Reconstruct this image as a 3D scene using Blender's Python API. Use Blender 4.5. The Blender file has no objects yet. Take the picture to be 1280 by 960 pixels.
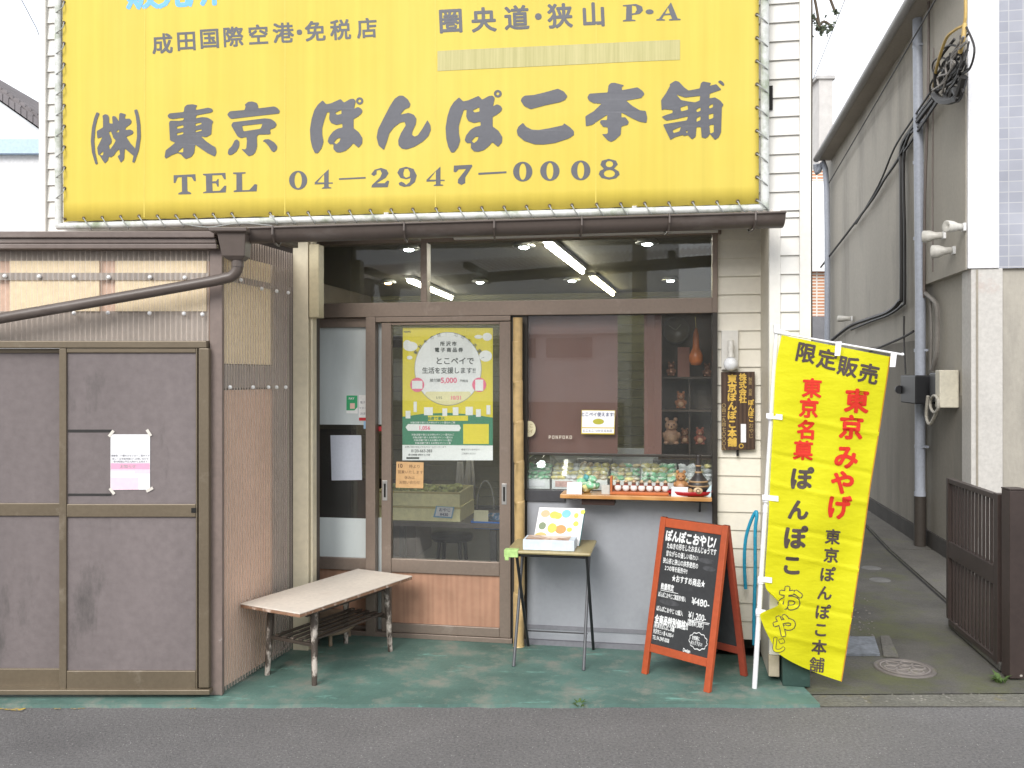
import bpy, bmesh, math, random
from mathutils import Vector, Matrix
from mathutils.geometry import tessellate_polygon
random.seed(7)
R = math.radians
scn = bpy.context.scene
col = scn.collection

# ---------------------------------------------------------------- camera, sky, sun, exposure
FPX, HOR, H, D0 = 1110.0, 472.0, 1.545, 5.18          # focal length in photo pixels, horizon row, eye height, distance of shop front
TH = math.atan(198 / FPX)                             # the shop front is turned this much to the camera
cd = bpy.data.cameras.new('camera'); cam = bpy.data.objects.new('camera', cd); col.objects.link(cam)
cam.location = (0, 0, H); cam.rotation_euler = (R(90), 0, 0)
cd.sensor_width = 36; cd.lens = FPX / 1280 * 36; cd.shift_y = -(480 - HOR) / 1280; cd.clip_start = 0.05; cd.clip_end = 500
scn.camera = cam
SUN_EL, SUN_ROT = R(35), R(205)
w = bpy.data.worlds.new('World'); scn.world = w; w.use_nodes = True
nt = w.node_tree; nt.nodes.clear()
sky = nt.nodes.new('ShaderNodeTexSky'); sky.sky_type = 'NISHITA'; sky.sun_disc = False
sky.sun_elevation = SUN_EL; sky.sun_rotation = SUN_ROT; sky.dust_density = 1; sky.air_density = 1.0; sky.ozone_density = 1.0
ov = nt.nodes.new('ShaderNodeMix'); ov.data_type = 'RGBA'; ov.inputs[0].default_value = 0.86; ov.inputs[7].default_value = (7.6, 7.7, 7.9, 1)   # cloud cover over the clear sky
bg = nt.nodes.new('ShaderNodeBackground'); bg.inputs['Strength'].default_value = 0.12
wo = nt.nodes.new('ShaderNodeOutputWorld')
nt.links.new(sky.outputs[0], ov.inputs[6]); nt.links.new(ov.outputs[2], bg.inputs['Color']); nt.links.new(bg.outputs[0], wo.inputs['Surface'])
sd = bpy.data.lights.new('sun', 'SUN'); sd.energy = 1.5; sd.angle = R(30); sd.color = (1, .97, .93)
so = bpy.data.objects.new('sun', sd); col.objects.link(so)
so.rotation_euler = (R(55), 0, R(-25)); so.location = (-3, -5, 12)
scn.view_settings.view_transform = 'Standard'; scn.view_settings.look = 'None'
scn.view_settings.gamma = 1; scn.view_settings.exposure = 0.98
scn.render.engine = 'CYCLES'
scn.cycles.max_bounces = 8; scn.cycles.transparent_max_bounces = 16; scn.cycles.sample_clamp_indirect = 4

# ---------------------------------------------------------------- frames: W = world, SF = shop front (x along it, y inward)
W = Matrix.Identity(4)
SF = Matrix.Translation((0, D0, 0)) @ Matrix.Rotation(-TH, 4, 'Z')
SFI = SF.inverted()
sn, cs = math.sin(TH), math.cos(TH)
def S(px, py, c=0.0):
    u = (px - 640) / FPX; D = (D0 * cs + c) / (u * sn + cs)
    return Vector((D * (u * cs - sn) + D0 * sn, c, H + (HOR - py) / FPX * D))
def SX(px, c=0.0): return S(px, 472, c).x
def SZ(py, c=0.0, px=640): return S(px, py, c).z
def P(px, py, D): return Vector(((px - 640) / FPX * D, D, H + (HOR - py) / FPX * D))
def G(px, py, z=0.0):
    D = (H - z) * FPX / (py - HOR); return Vector(((px - 640) / FPX * D, D, z))
def X(px, py, xs):                                    # on the plane x = xs of the shop frame (side of the right building)
    u = (px - 640) / FPX; D = (xs - D0 * sn) / (u * cs - sn)
    return Vector((xs, D * (u * sn + cs) - D0 * cs, H + (HOR - py) / FPX * D))

# ---------------------------------------------------------------- materials
MATS = {}
def nodes(name):
    m = bpy.data.materials.new(name); m.use_nodes = True; MATS[name] = m
    n = m.node_tree.nodes; b = n['Principled BSDF']
    return m, n, m.node_tree.links, b
def noise(n, l, scale, detail=4, rough=.55, stretch=None, coord='Object'):
    tc = n.new('ShaderNodeTexCoord'); t = n.new('ShaderNodeTexNoise')
    t.inputs['Scale'].default_value = scale; t.inputs['Detail'].default_value = detail; t.inputs['Roughness'].default_value = rough
    if stretch:
        mp = n.new('ShaderNodeMapping'); mp.inputs['Scale'].default_value = stretch
        l.new(tc.outputs[coord], mp.inputs[0]); l.new(mp.outputs[0], t.inputs['Vector'])
    else: l.new(tc.outputs[coord], t.inputs['Vector'])
    return t.outputs['Fac']
def ramp(n, l, fac, a, b, p0=.35, p1=.65):
    r = n.new('ShaderNodeValToRGB'); e = r.color_ramp.elements
    e[0].position = p0; e[1].position = p1; e[0].color = (*a, 1); e[1].color = (*b, 1)
    l.new(fac, r.inputs[0]); return r.outputs[0]
def mix(n, l, fac, a, b, mode='MIX'):
    x = n.new('ShaderNodeMix'); x.data_type = 'RGBA'; x.blend_type = mode
    if isinstance(fac, (int, float)): x.inputs[0].default_value = fac
    else: l.new(fac, x.inputs[0])
    for i, v in ((6, a), (7, b)):
        if isinstance(v, tuple): x.inputs[i].default_value = (*v, 1)
        else: l.new(v, x.inputs[i])
    return x.outputs[2]
def M(name, c, rough=.6, var=.18, scale=3, fine=40, fvar=.08, bump=.0, bscale=120, metal=0, spec=.4, stain=None, sscale=2.5, samt=(.55, .75), stretch=None, em=None):
    if name in MATS: return MATS[name]
    m, n, l, b = nodes(name)
    k = lambda f: tuple(min(1, v * f) for v in c)
    o = ramp(n, l, noise(n, l, scale, 5, .6, stretch), k(1 - var), k(1 + var * .6), .3, .7)
    o = mix(n, l, 1.0, o, ramp(n, l, noise(n, l, fine, 3), (1 - fvar,) * 3, (1 + fvar,) * 3, .3, .7), 'MULTIPLY')
    if stain:
        o = mix(n, l, ramp(n, l, noise(n, l, sscale, 7, .68, stretch), (0, 0, 0), (1, 1, 1), *samt), o, stain)
    l.new(o, b.inputs['Base Color'])
    b.inputs['Roughness'].default_value = rough; b.inputs['Metallic'].default_value = metal
    b.inputs['Specular IOR Level'].default_value = spec
    if bump:
        bp = n.new('ShaderNodeBump'); bp.inputs['Strength'].default_value = bump; bp.inputs['Distance'].default_value = .01
        l.new(noise(n, l, bscale, 4), bp.inputs['Height']); l.new(bp.outputs[0], b.inputs['Normal'])
    if em:
        b.inputs['Emission Color'].default_value = (*em[0], 1); b.inputs['Emission Strength'].default_value = em[1]
    return m
def flat(name, c, rough=.55, spec=.3): return M(name, c, rough, .05, 6, 60, .04, spec=spec)
def glass(name, tint=(.97, .985, .98), refl=1.0, ior=1.5, dust=.045):
    m, n, l, b = nodes(name); n.remove(b)
    out = n['Material Output']; tr = n.new('ShaderNodeBsdfTransparent'); gl = n.new('ShaderNodeBsdfGlossy'); mx = n.new('ShaderNodeMixShader'); fr = n.new('ShaderNodeFresnel')
    tr.inputs[0].default_value = (*tint, 1); gl.inputs['Roughness'].default_value = .012; gl.inputs[0].default_value = (refl, refl, refl, 1)
    ge = n.new('ShaderNodeNewGeometry'); mm = n.new('ShaderNodeMath'); mm.operation = 'MULTIPLY_ADD'    # thin pane: same reflection from either side
    mm.inputs[1].default_value = 1 / ior - ior; mm.inputs[2].default_value = ior
    l.new(ge.outputs['Backfacing'], mm.inputs[0]); l.new(mm.outputs[0], fr.inputs[0])
    l.new(fr.outputs[0], mx.inputs[0]); l.new(tr.outputs[0], mx.inputs[1]); l.new(gl.outputs[0], mx.inputs[2])
    df = n.new('ShaderNodeBsdfDiffuse'); df.inputs[0].default_value = (.62, .62, .60, 1); mz = n.new('ShaderNodeMixShader')      # dust and wiping marks; the pale veil also stands in for milky reflections
    mr = n.new('ShaderNodeMapRange'); mr.inputs[1].default_value = .35; mr.inputs[2].default_value = .72; mr.inputs[3].default_value = dust * .3; mr.inputs[4].default_value = dust
    l.new(noise(n, l, 2.6, 6, .65, (1, 1, .5)), mr.inputs[0]); l.new(mr.outputs[0], mz.inputs[0])
    l.new(mx.outputs[0], mz.inputs[1]); l.new(df.outputs[0], mz.inputs[2]); l.new(mz.outputs[0], out.inputs[0])
    return m
def translucent(name, c, through, tcol=(1, 1, 1), rough=.35, stain=None, ridged=False):
    m, n, l, b = nodes(name); out = n['Material Output']
    tr = n.new('ShaderNodeBsdfTransparent'); tr.inputs[0].default_value = (*tcol, 1)
    o = ramp(n, l, noise(n, l, 2.2, 6, .65, (1, 1, .35)), tuple(v * .75 for v in c), c, .3, .7)
    if stain: o = mix(n, l, ramp(n, l, noise(n, l, 5, 6, .7), (0, 0, 0), (1, 1, 1), .58, .75), o, stain)
    l.new(o, b.inputs['Base Color']); b.inputs['Roughness'].default_value = rough
    mx = n.new('ShaderNodeMixShader'); mx.inputs[0].default_value = through
    if ridged:                                        # corrugated plastic lets less through where it stands edge-on
        lw_ = n.new('ShaderNodeLayerWeight'); lw_.inputs[0].default_value = .5; mr = n.new('ShaderNodeMapRange')
        mr.inputs[1].default_value = .0; mr.inputs[2].default_value = .8; mr.inputs[3].default_value = through; mr.inputs[4].default_value = .42
        l.new(lw_.outputs['Facing'], mr.inputs[0]); l.new(mr.outputs[0], mx.inputs[0])
    l.new(b.outputs[0], mx.inputs[1]); l.new(tr.outputs[0], mx.inputs[2]); l.new(mx.outputs[0], out.inputs[0])
    return m
def lamp(name, c, s):
    m, n, l, b = nodes(name); b.inputs['Base Color'].default_value = (.8, .8, .8, 1)
    b.inputs['Emission Color'].default_value = (*c, 1); b.inputs['Emission Strength'].default_value = s; return m
def woodgrain(name, a, c, sc=(14, 14, 1.2), rough=.5, dist=6):
    m, n, l, b = nodes(name)
    tc = n.new('ShaderNodeTexCoord'); mp = n.new('ShaderNodeMapping'); mp.inputs['Scale'].default_value = sc
    wv = n.new('ShaderNodeTexWave'); wv.inputs['Scale'].default_value = 1.6; wv.inputs['Distortion'].default_value = dist; wv.inputs['Detail'].default_value = 3
    l.new(tc.outputs['Object'], mp.inputs[0]); l.new(mp.outputs[0], wv.inputs[0])
    o = ramp(n, l, wv.outputs['Fac'], a, c, .1, .9)
    o = mix(n, l, 1.0, o, ramp(n, l, noise(n, l, 6, 4), (.8, .8, .8), (1.1, 1.1, 1.1), .3, .7), 'MULTIPLY')
    l.new(o, b.inputs['Base Color']); b.inputs['Roughness'].default_value = rough; b.inputs['Specular IOR Level'].default_value = .35
    return m
def brickmat(name, c1, c2, mortar, w_, h_, gap=.006, rough=.4, offset=0.0, scale=1.0, rot=None):
    m, n, l, b = nodes(name); tc = n.new('ShaderNodeTexCoord'); mp = n.new('ShaderNodeMapping'); br = n.new('ShaderNodeTexBrick')
    mp.inputs['Rotation'].default_value = rot or (R(90), 0, 0)
    br.offset = offset; br.inputs['Scale'].default_value = scale; br.inputs['Brick Width'].default_value = w_; br.inputs['Row Height'].default_value = h_
    br.inputs['Mortar Size'].default_value = gap; br.inputs['Color1'].default_value = (*c1, 1); br.inputs['Color2'].default_value = (*c2, 1); br.inputs['Mortar'].default_value = (*mortar, 1)
    l.new(tc.outputs['Object'], mp.inputs[0]); l.new(mp.outputs[0], br.inputs['Vector'])
    o = mix(n, l, 1.0, br.outputs[0], ramp(n, l, noise(n, l, 2, 5), (.85,) * 3, (1.1,) * 3, .3, .7), 'MULTIPLY')
    l.new(o, b.inputs['Base Color']); b.inputs['Roughness'].default_value = rough
    return m

# ---------------------------------------------------------------- objects
ROOT = {}
def setp(o, label=None, cat=None, group=None, kind=None):
    if label: o['label'] = label
    if cat: o['category'] = cat
    if group: o['group'] = group
    if kind: o['kind'] = kind
    return o
def thing(name, label, cat, loc=(0, 0, 0), F=SF, group=None, rz=0.0):
    o = bpy.data.objects.new(name, None); col.objects.link(o); o.empty_display_size = .1
    m = F @ Matrix.Translation(loc) @ Matrix.Rotation(rz, 4, 'Z')
    o.matrix_world = m; ROOT[o] = m
    return setp(o, label, cat, group)
class MB:
    def __init__(s, F=SF): s.v = []; s.f = []; s.F = F; s.M = None; s.smooth = set()
    def add(s, vs, fs, smooth=False):
        n = len(s.v)
        s.v += [(s.M @ Vector(p)) if s.M is not None else Vector(p) for p in vs]
        if smooth: s.smooth.update(range(len(s.f), len(s.f) + len(fs)))
        s.f += [tuple(i + n for i in f) for f in fs]; return s
    def box(s, x0, y0, z0, x1, y1, z1):
        if x0 > x1: x0, x1 = x1, x0
        if y0 > y1: y0, y1 = y1, y0
        if z0 > z1: z0, z1 = z1, z0
        return s.add([(x, y, z) for z in (z0, z1) for y in (y0, y1) for x in (x0, x1)],
                     [(0, 2, 3, 1), (4, 5, 7, 6), (0, 1, 5, 4), (2, 6, 7, 3), (0, 4, 6, 2), (1, 3, 7, 5)])
    def quad(s, a, b, c, d): return s.add([a, b, c, d], [(0, 1, 2, 3)])
    def hexa(s, front, dv):                           # a slab: four corners and a thickness vector
        dv = Vector(dv); f = [Vector(p) for p in front]
        return s.add(f + [p + dv for p in f], [(0, 1, 2, 3), (7, 6, 5, 4), (0, 4, 5, 1), (1, 5, 6, 2), (2, 6, 7, 3), (3, 7, 4, 0)])
    def pbox(s, px0, py0, px1, py1, c0, c1, at=None):  # a box on the shop front given by photo rows/columns on plane at
        a = c0 if at is None else at
        mx = (px0 + px1) / 2
        return s.box(SX(px0, a), c0, S(mx, py1, a).z, SX(px1, a), c1, S(mx, py0, a).z)
    def tube(s, pts, r, n=8, caps=True, r1=None):
        pts = [Vector(p) for p in pts]; rings = []; N = len(pts); base = len(s.v); vs = []; fs = []
        up = None
        for i, p in enumerate(pts):
            t = (pts[min(i + 1, N - 1)] - pts[max(i - 1, 0)]).normalized()
            if up is None: up = t.orthogonal().normalized()
            a = (up - t * up.dot(t)); a = a.normalized() if a.length > 1e-6 else t.orthogonal().normalized(); up = a
            b = t.cross(a)
            rr = r if r1 is None else r + (r1 - r) * i / max(1, N - 1)
            if isinstance(r, (list, tuple)): rr = r[i]
            vs += [p + a * rr * math.cos(2 * math.pi * k / n) + b * rr * math.sin(2 * math.pi * k / n) for k in range(n)]
        for i in range(N - 1):
            for k in range(n):
                fs.append((i * n + k, i * n + (k + 1) % n, (i + 1) * n + (k + 1) % n, (i + 1) * n + k))
        s.add(vs, fs, n > 6)
        if caps: s.add(vs[:n], [tuple(range(n))[::-1]]); s.add(vs[-n:], [tuple(range(n))])
        return s
    def lathe(s, prof, o=(0, 0, 0), n=20, sx=1, sy=1, caps=True):
        o = Vector(o); vs = []; fs = []
        for r, z in prof: vs += [(o.x + r * sx * math.cos(2 * math.pi * k / n), o.y + r * sy * math.sin(2 * math.pi * k / n), o.z + z) for k in range(n)]
        for i in range(len(prof) - 1):
            for k in range(n): fs.append((i * n + k, i * n + (k + 1) % n, (i + 1) * n + (k + 1) % n, (i + 1) * n + k))
        s.add(vs, fs, True)
        if not caps: return s
        if prof[0][0] > 1e-5: s.add(vs[:n], [tuple(range(n))[::-1]])
        if prof[-1][0] > 1e-5: s.add(vs[-n:], [tuple(range(n))])
        return s
    def ball(s, o, r, n=14, k=9, sx=1, sy=1, sz=1):
        return s.lathe([(r * math.sin(math.pi * i / k) + 1e-6, -r * sz * math.cos(math.pi * i / k)) for i in range(k + 1)], o, n, sx, sy)
    def lump(s, o, r, sx=1, sy=1, sz=1, j=.22, n=8, k=6):   # crumpled wrapped sweet
        a = len(s.v); s.ball((0, 0, 0), r, n, k, sx, sy, sz); rot = Matrix.Rotation(random.uniform(0, 6.28), 3, 'Z') @ Matrix.Rotation(random.uniform(-.5, .5), 3, 'X')
        for i in range(a, len(s.v)): s.v[i] = rot @ (s.v[i] * random.uniform(1 - j, 1 + j)) + Vector(o)
        return s
    def poly(s, outer, holes, fn):                    # filled outline in photo pixels, fn maps a pixel to a point
        loops = [[Vector((x, -y, 0)) for x, y in lp] for lp in [outer] + list(holes)]
        tri = tessellate_polygon(loops); flatp = [(p.x, -p.y) for lp in loops for p in lp]
        return s.add([fn(*p) for p in flatp], [tuple(t) for t in tri])
    def rect(s, x0, y0, x1, y1, fn, nx=1): return s.poly([(x0, y0), (x1, y0), (x1, y1), (x0, y1)], [], fn)
    def ell(s, cx, cy, rx, ry, fn, hole=None, n=28):
        c = lambda a, b: [(cx + a * math.cos(2 * math.pi * k / n), cy + b * math.sin(2 * math.pi * k / n)) for k in range(n)]
        return s.poly(c(rx, ry), [c(*hole)] if hole else [], fn)
    def line(s, pts, wd, fn):                         # flat ribbon in pixels
        fine = []
        for a, b in zip(pts, pts[1:]):
            L = math.hypot(b[0] - a[0], b[1] - a[1]); k = max(1, int(L / 12))
            fine += [(a[0] + (b[0] - a[0]) * i / k, a[1] + (b[1] - a[1]) * i / k) for i in range(k)]
        fine.append(pts[-1])
        for a, b in zip(fine, fine[1:]):
            dx, dy = b[0] - a[0], b[1] - a[1]; L = math.hypot(dx, dy) or 1; nx, ny = -dy / L * wd / 2, dx / L * wd / 2
            s.add([fn(a[0] + nx, a[1] + ny), fn(b[0] + nx, b[1] + ny), fn(b[0] - nx, b[1] - ny), fn(a[0] - nx, a[1] - ny)], [(0, 1, 2, 3)])
        return s
    def text(s, txt, cx, cy, size, fn, fat=.015, rot=0, sx=1.0, align='c', shear=0):
        vs, ps = glyphs(txt, 0)
        if not vs: return s
        x0 = min(v[0] for v in vs); x1 = max(v[0] for v in vs)
        ox = {'c': (x0 + x1) / 2, 'l': x0, 'r': x1}[align]; ca, sa = math.cos(rot), math.sin(rot)
        A, B, C = fn(cx, cy), fn(cx + size * .3, cy), fn(cx, cy + size * .3)
        nn = (B - A).cross(C - A); nn = nn.normalized() if nn.length > 0 else Vector((0, 1, 0))
        if fat < .008: offs = [(0, 0)]
        elif fat < .03: offs = [(fat * .8 * i, fat * .8 * j) for i, j in ((1, 1), (-1, 1), (1, -1), (-1, -1))]
        else: offs = [(fat * .95 * math.cos(k * math.pi / 4), fat * .95 * math.sin(k * math.pi / 4)) for k in range(8)]
        for k, (fx, fy_) in enumerate(offs):          # bold: shifted layers, each a hair behind the last
            out = []
            for v in vs:
                x, y = (v[0] - ox + fx) * size * sx, (v[1] - .38 + fy_) * size
                out.append(fn(cx + x * ca + y * sa, cy - (y * ca - x * sa)) + nn * (.00007 * k))
            s.add(out, ps)
        return s
    def build(s, name, mat, parent=None, bev=0, label=None, origin=None):
        F = s.F
        if parent is None:
            Rm = F @ Matrix.Translation(origin if origin is not None else s.base())
        else: Rm = ROOT[parent]
        T = Rm.inverted() @ F
        me = bpy.data.meshes.new(name); me.from_pydata([T @ v for v in s.v], [], s.f)
        me.materials.append(mat)
        for i in s.smooth: me.polygons[i].use_smooth = True
        o = bpy.data.objects.new(name, me); col.objects.link(o)
        if parent is None: o.matrix_world = Rm
        else: o.parent = parent
        ROOT[o] = Rm
        if bev:
            b = o.modifiers.new('bevel', 'BEVEL'); b.width = bev; b.segments = 2; b.limit_method = 'ANGLE'; b.angle_limit = R(40)
        if label: o['label'] = label
        return o
    def base(s):
        xs = [v.x for v in s.v]; ys = [v.y for v in s.v]; zs = [v.z for v in s.v]
        return Vector(((min(xs) + max(xs)) / 2, (min(ys) + max(ys)) / 2, min(zs)))
_gc = {}
def glyphs(t, fat):
    k = (t, fat)
    if k not in _gc:
        c = bpy.data.curves.new('t', 'FONT'); c.body = t; c.size = 1; c.offset = fat; c.resolution_u = 3
        o = bpy.data.objects.new('t', c); m = o.to_mesh()
        _gc[k] = ([tuple(v.co[:2]) for v in m.vertices], [tuple(p.vertices) for p in m.polygons]) if m else ([], [])
        o.to_mesh_clear(); bpy.data.objects.remove(o); bpy.data.curves.remove(c)
    return _gc[k]
def one(mb, name, label, cat, mat, group=None, bev=0, kind=None):
    o = mb.build(name, mat, None, bev); return setp(o, label, cat, group, kind)
def struct(mb, name, mat, kind='structure'):
    o = mb.build(name, mat); o['kind'] = kind; return o
def dup_part(o, off, F, parent=None):                 # another copy of a part, moved by off given in frame F
    c = o.copy(); col.objects.link(c); c.parent = o.parent if parent is None else parent
    Rm = ROOT[o]; d = (Rm.inverted() @ F).to_3x3() @ Vector(off); c.location = o.location + d; ROOT[c] = Rm
    return c
def dup_thing(o, off, F, label, group=None):
    c = o.copy(); col.objects.link(c); m = Matrix.Translation(F.to_3x3() @ Vector(off)) @ ROOT[o]; c.matrix_world = m; ROOT[c] = m
    for ch in list(o.children):
        k = ch.copy(); col.objects.link(k); k.parent = c; ROOT[k] = m
        for g in list(ch.children):
            q = g.copy(); col.objects.link(q); q.parent = k; ROOT[q] = m
    c['label'] = label
    if group: c['group'] = group
    return c
def onS(c): return lambda x, y: S(x, y, c)
def onD(D): return lambda x, y: P(x, y, D)
def fat_line(pts, n=6):                               # smooth curve through points
    pts = [Vector(p) for p in pts]; out = []
    for i in range(len(pts) - 1):
        a = pts[max(i - 1, 0)]; b = pts[i]; c = pts[i + 1]; d = pts[min(i + 2, len(pts) - 1)]
        for k in range(n):
            t = k / n
            out.append(.5 * ((2 * b) + (c - a) * t + (2 * a - 5 * b + 4 * c - d) * t * t + (3 * b - 3 * c + d - a) * t ** 3))
    out.append(pts[-1]); return out
# ---------------------------------------------------------------- material set
siding = M('cream_siding', (.68, .665, .625), .45, .06, 1.5, 30, .03, stain=(.50, .475, .41), sscale=3.5, samt=(.55, .88), stretch=(1, 1, .3))
trim = M('cream_trim', (.68, .66, .61), .4, .07, 2, 40, .04, stain=(.5, .47, .4), sscale=5, samt=(.64, .85))
post_m = M('beige_post', (.60, .54, .40), .45, .12, 2, 30, .06, stain=(.3, .26, .18), sscale=6, samt=(.6, .8), stretch=(1, 1, .2))
alu = M('bronze_aluminium', (.235, .185, .15), .38, .10, 2.5, 60, .05, metal=.25, stain=(.33, .28, .24), sscale=7, samt=(.58, .8))
alu2 = M('olive_aluminium', (.16, .128, .088), .38, .12, 2, 60, .06, metal=.25, stain=(.26, .22, .17), sscale=7, samt=(.58, .8))
dark = M('dark_gap', (.012, .011, .010), .8)
gutter_m = M('brown_gutter', (.10, .079, .068), .35, .12, 3, 50, .05, stain=(.19, .165, .15), sscale=4, samt=(.55, .8), stretch=(.4, 1, 1))
pane = glass('window_glass')
film = translucent('brown_screen', (.185, .084, .064), .08, (.5, .25, .2), .5)
frost = translucent('frosted_film', (.74, .80, .79), .06, (.9, .95, .95), .25)
panel_gray = M('gray_blue_panel', (.34, .352, .38), .5, .08, 1.2, 40, .03, stain=(.22, .235, .26), sscale=2, samt=(.55, .85))
kick = woodgrain('kick_panel_wood', (.40, .22, .145), (.44, .25, .165), (5, 5, .5), .4, 9)
white_pl = flat('white_plastic', (.8, .8, .8), .35)
black_m = flat('black_plastic', (.02, .02, .022), .4)
paper = M('white_paper', (.78, .78, .8), .7, .05, 8, 60, .03)
ink = flat('dark_ink', (.03, .03, .035), .7)

# ---------------------------------------------------------------- ground
m, n, l, b = nodes('asphalt')
base = ramp(n, l, noise(n, l, 1.3, 6, .65), (.142, .138, .138), (.196, .191, .189), .3, .7)
ag = ramp(n, l, noise(n, l, 75, 6, .85), (.45, .45, .45), (1.6, 1.58, 1.56), .3, .7)
base = mix(n, l, 1.0, base, ag, 'MULTIPLY')
vo = n.new('ShaderNodeTexVoronoi'); vo.inputs['Scale'].default_value = 62
tc = n.new('ShaderNodeTexCoord'); l.new(tc.outputs['Object'], vo.inputs['Vector'])
sp = ramp(n, l, vo.outputs['Distance'], (1, 1, 1), (0, 0, 0), .10, .17)
rare = ramp(n, l, noise(n, l, 23, 2), (0, 0, 0), (1, 1, 1), .48, .58)
base = mix(n, l, mix(n, l, 1.0, sp, rare, 'MULTIPLY'), base, (.48, .47, .45))
l.new(base, b.inputs['Base Color']); b.inputs['Roughness'].default_value = .85; b.inputs['Specular IOR Level'].default_value = .3
bp = n.new('ShaderNodeBump'); bp.inputs['Strength'].default_value = 1.0; bp.inputs['Distance'].default_value = .01
l.new(noise(n, l, 80, 6, .8), bp.inputs['Height']); l.new(bp.outputs[0], b.inputs['Normal']); asphalt = m
m, n, l, b = nodes('green_painted_concrete')
g0 = ramp(n, l, noise(n, l, 2.2, 6, .7), (.062, .120, .101), (.125, .225, .19), .32, .7)
g1 = mix(n, l, ramp(n, l, noise(n, l, 4.5, 8, .75), (0, 0, 0), (1, 1, 1), .50, .64), g0, (.21, .225, .19))
g2 = mix(n, l, ramp(n, l, noise(n, l, 3.1, 7, .7, (1, 3.2, 1)), (0, 0, 0), (1, 1, 1), .6, .7), g1, (.19, .39, .33))
g3 = mix(n, l, ramp(n, l, noise(n, l, 40, 6, .8), (0, 0, 0), (1, 1, 1), .62, .72), g2, (.27, .27, .23))
l.new(g3, b.inputs['Base Color']); b.inputs['Roughness'].default_value = .6
bp = n.new('ShaderNodeBump'); bp.inputs['Strength'].default_value = .25; bp.inputs['Distance'].default_value = .01
l.new(noise(n, l, 60, 5), bp.inputs['Height']); l.new(bp.outputs[0], b.inputs['Normal']); green = m
m, n, l, b = nodes('mossy_concrete')
c0 = ramp(n, l, noise(n, l, 1.6, 7, .7), (.05, .047, .041), (.112, .105, .093), .3, .7)
c0 = mix(n, l, 1.0, c0, ramp(n, l, noise(n, l, 90, 5, .75), (.7,) * 3, (1.3,) * 3, .3, .7), 'MULTIPLY')
c1 = mix(n, l, ramp(n, l, noise(n, l, 1.9, 8, .72), (0, 0, 0), (.75, .75, .75), .48, .70), c0, (.095, .105, .03))
l.new(c1, b.inputs['Base Color']); b.inputs['Roughness'].default_value = .85
bp = n.new('ShaderNodeBump'); bp.inputs['Strength'].default_value = .6; bp.inputs['Distance'].default_value = .01
l.new(noise(n, l, 45, 6), bp.inputs['Height']); l.new(bp.outputs[0], b.inputs['Normal']); mossy = m

EDGE = G(640, 880).y                                   # the road edge
mb = MB(W); mb.quad((-60, -40, -.016), (60, -40, -.016), (60, EDGE + .02, -.016), (-60, EDGE + .02, -.016)); struct(mb, 'road', asphalt)
mb = MB(W); mb.quad((-80, EDGE + .02, -.05), (80, EDGE + .02, -.05), (80, 120, -.05), (-80, 120, -.05)); struct(mb, 'ground', M('earth', (.12, .11, .095), .9, .3, 2, bump=.5))
xr = G(1025, 880).x
mb = MB(W)                                             # green slab, its front edge slightly ragged
fr = [(-6, EDGE - .015)] + [(x / 10, EDGE + random.uniform(-.012, .008)) for x in range(-22, int(xr * 10))] + [(xr, EDGE)]
vs = [(x, y, 0) for x, y in fr]; k = len(vs)
mb.add(vs + [(xr, 4.9, 0), (-6, 6.5, 0)] + [(x, y - .004, -.04) for x, y in fr], [tuple(range(k)) + (k, k + 1)] + [(i + 1, i, k + 2 + i, k + 3 + i) for i in range(k - 1)])
mb.quad((xr, EDGE, 0), (xr, EDGE, -.04), (xr, 4.9, -.04), (xr, 4.9, 0))
struct(mb, 'shop_apron', green)
mb = MB(W)
e0, e1 = G(1026, 868, -.01), G(1300, 862, -.01)
mb.quad((xr + .004, e0.y, -.010), (e1.x + 3, e1.y, -.010), (6, 22, -.010), (xr + .004, 22, -.010)); struct(mb, 'alley_pavement', mossy)
mb = MB(W); mb.quad((xr + .004, EDGE + .0, -.012), (e1.x + 3, EDGE, -.012), (e1.x + 3, e1.y - .005, -.012), (xr + .004, e0.y - .005, -.012)); struct(mb, 'concrete_strip', M('rough_kerb', (.15, .145, .12), .9, .3, 3, 60, .25, .8, 70, stain=(.20, .17, .06), sscale=4, samt=(.55, .7)))
# yellow paint remnants at the road edge
mb = MB(W); yel = M('worn_yellow_paint', (.50, .35, .05), .8, .25, 12, 60, .3, stain=(.19, .18, .16), sscale=45, samt=(.45, .56))
for a, bb, d in ((-40, 34, .030), (66, 78, .012), (90, 108, .016), (232, 246, .010)):
    p0, p1 = G(a, 884, -.012), G(bb, 884, -.012)
    N = 7; vs = []
    for i in range(N + 1):
        x = p0.x + (p1.x - p0.x) * i / N; vs += [(x, EDGE - .02 - d * random.uniform(.1, 1.2), -.012), (x, EDGE - .018 - d * random.uniform(0, .15), -.012)]
    mb.add(vs, [(2 * i, 2 * i + 2, 2 * i + 3, 2 * i + 1) for i in range(N)])
struct(mb, 'road_paint', yel)

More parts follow.
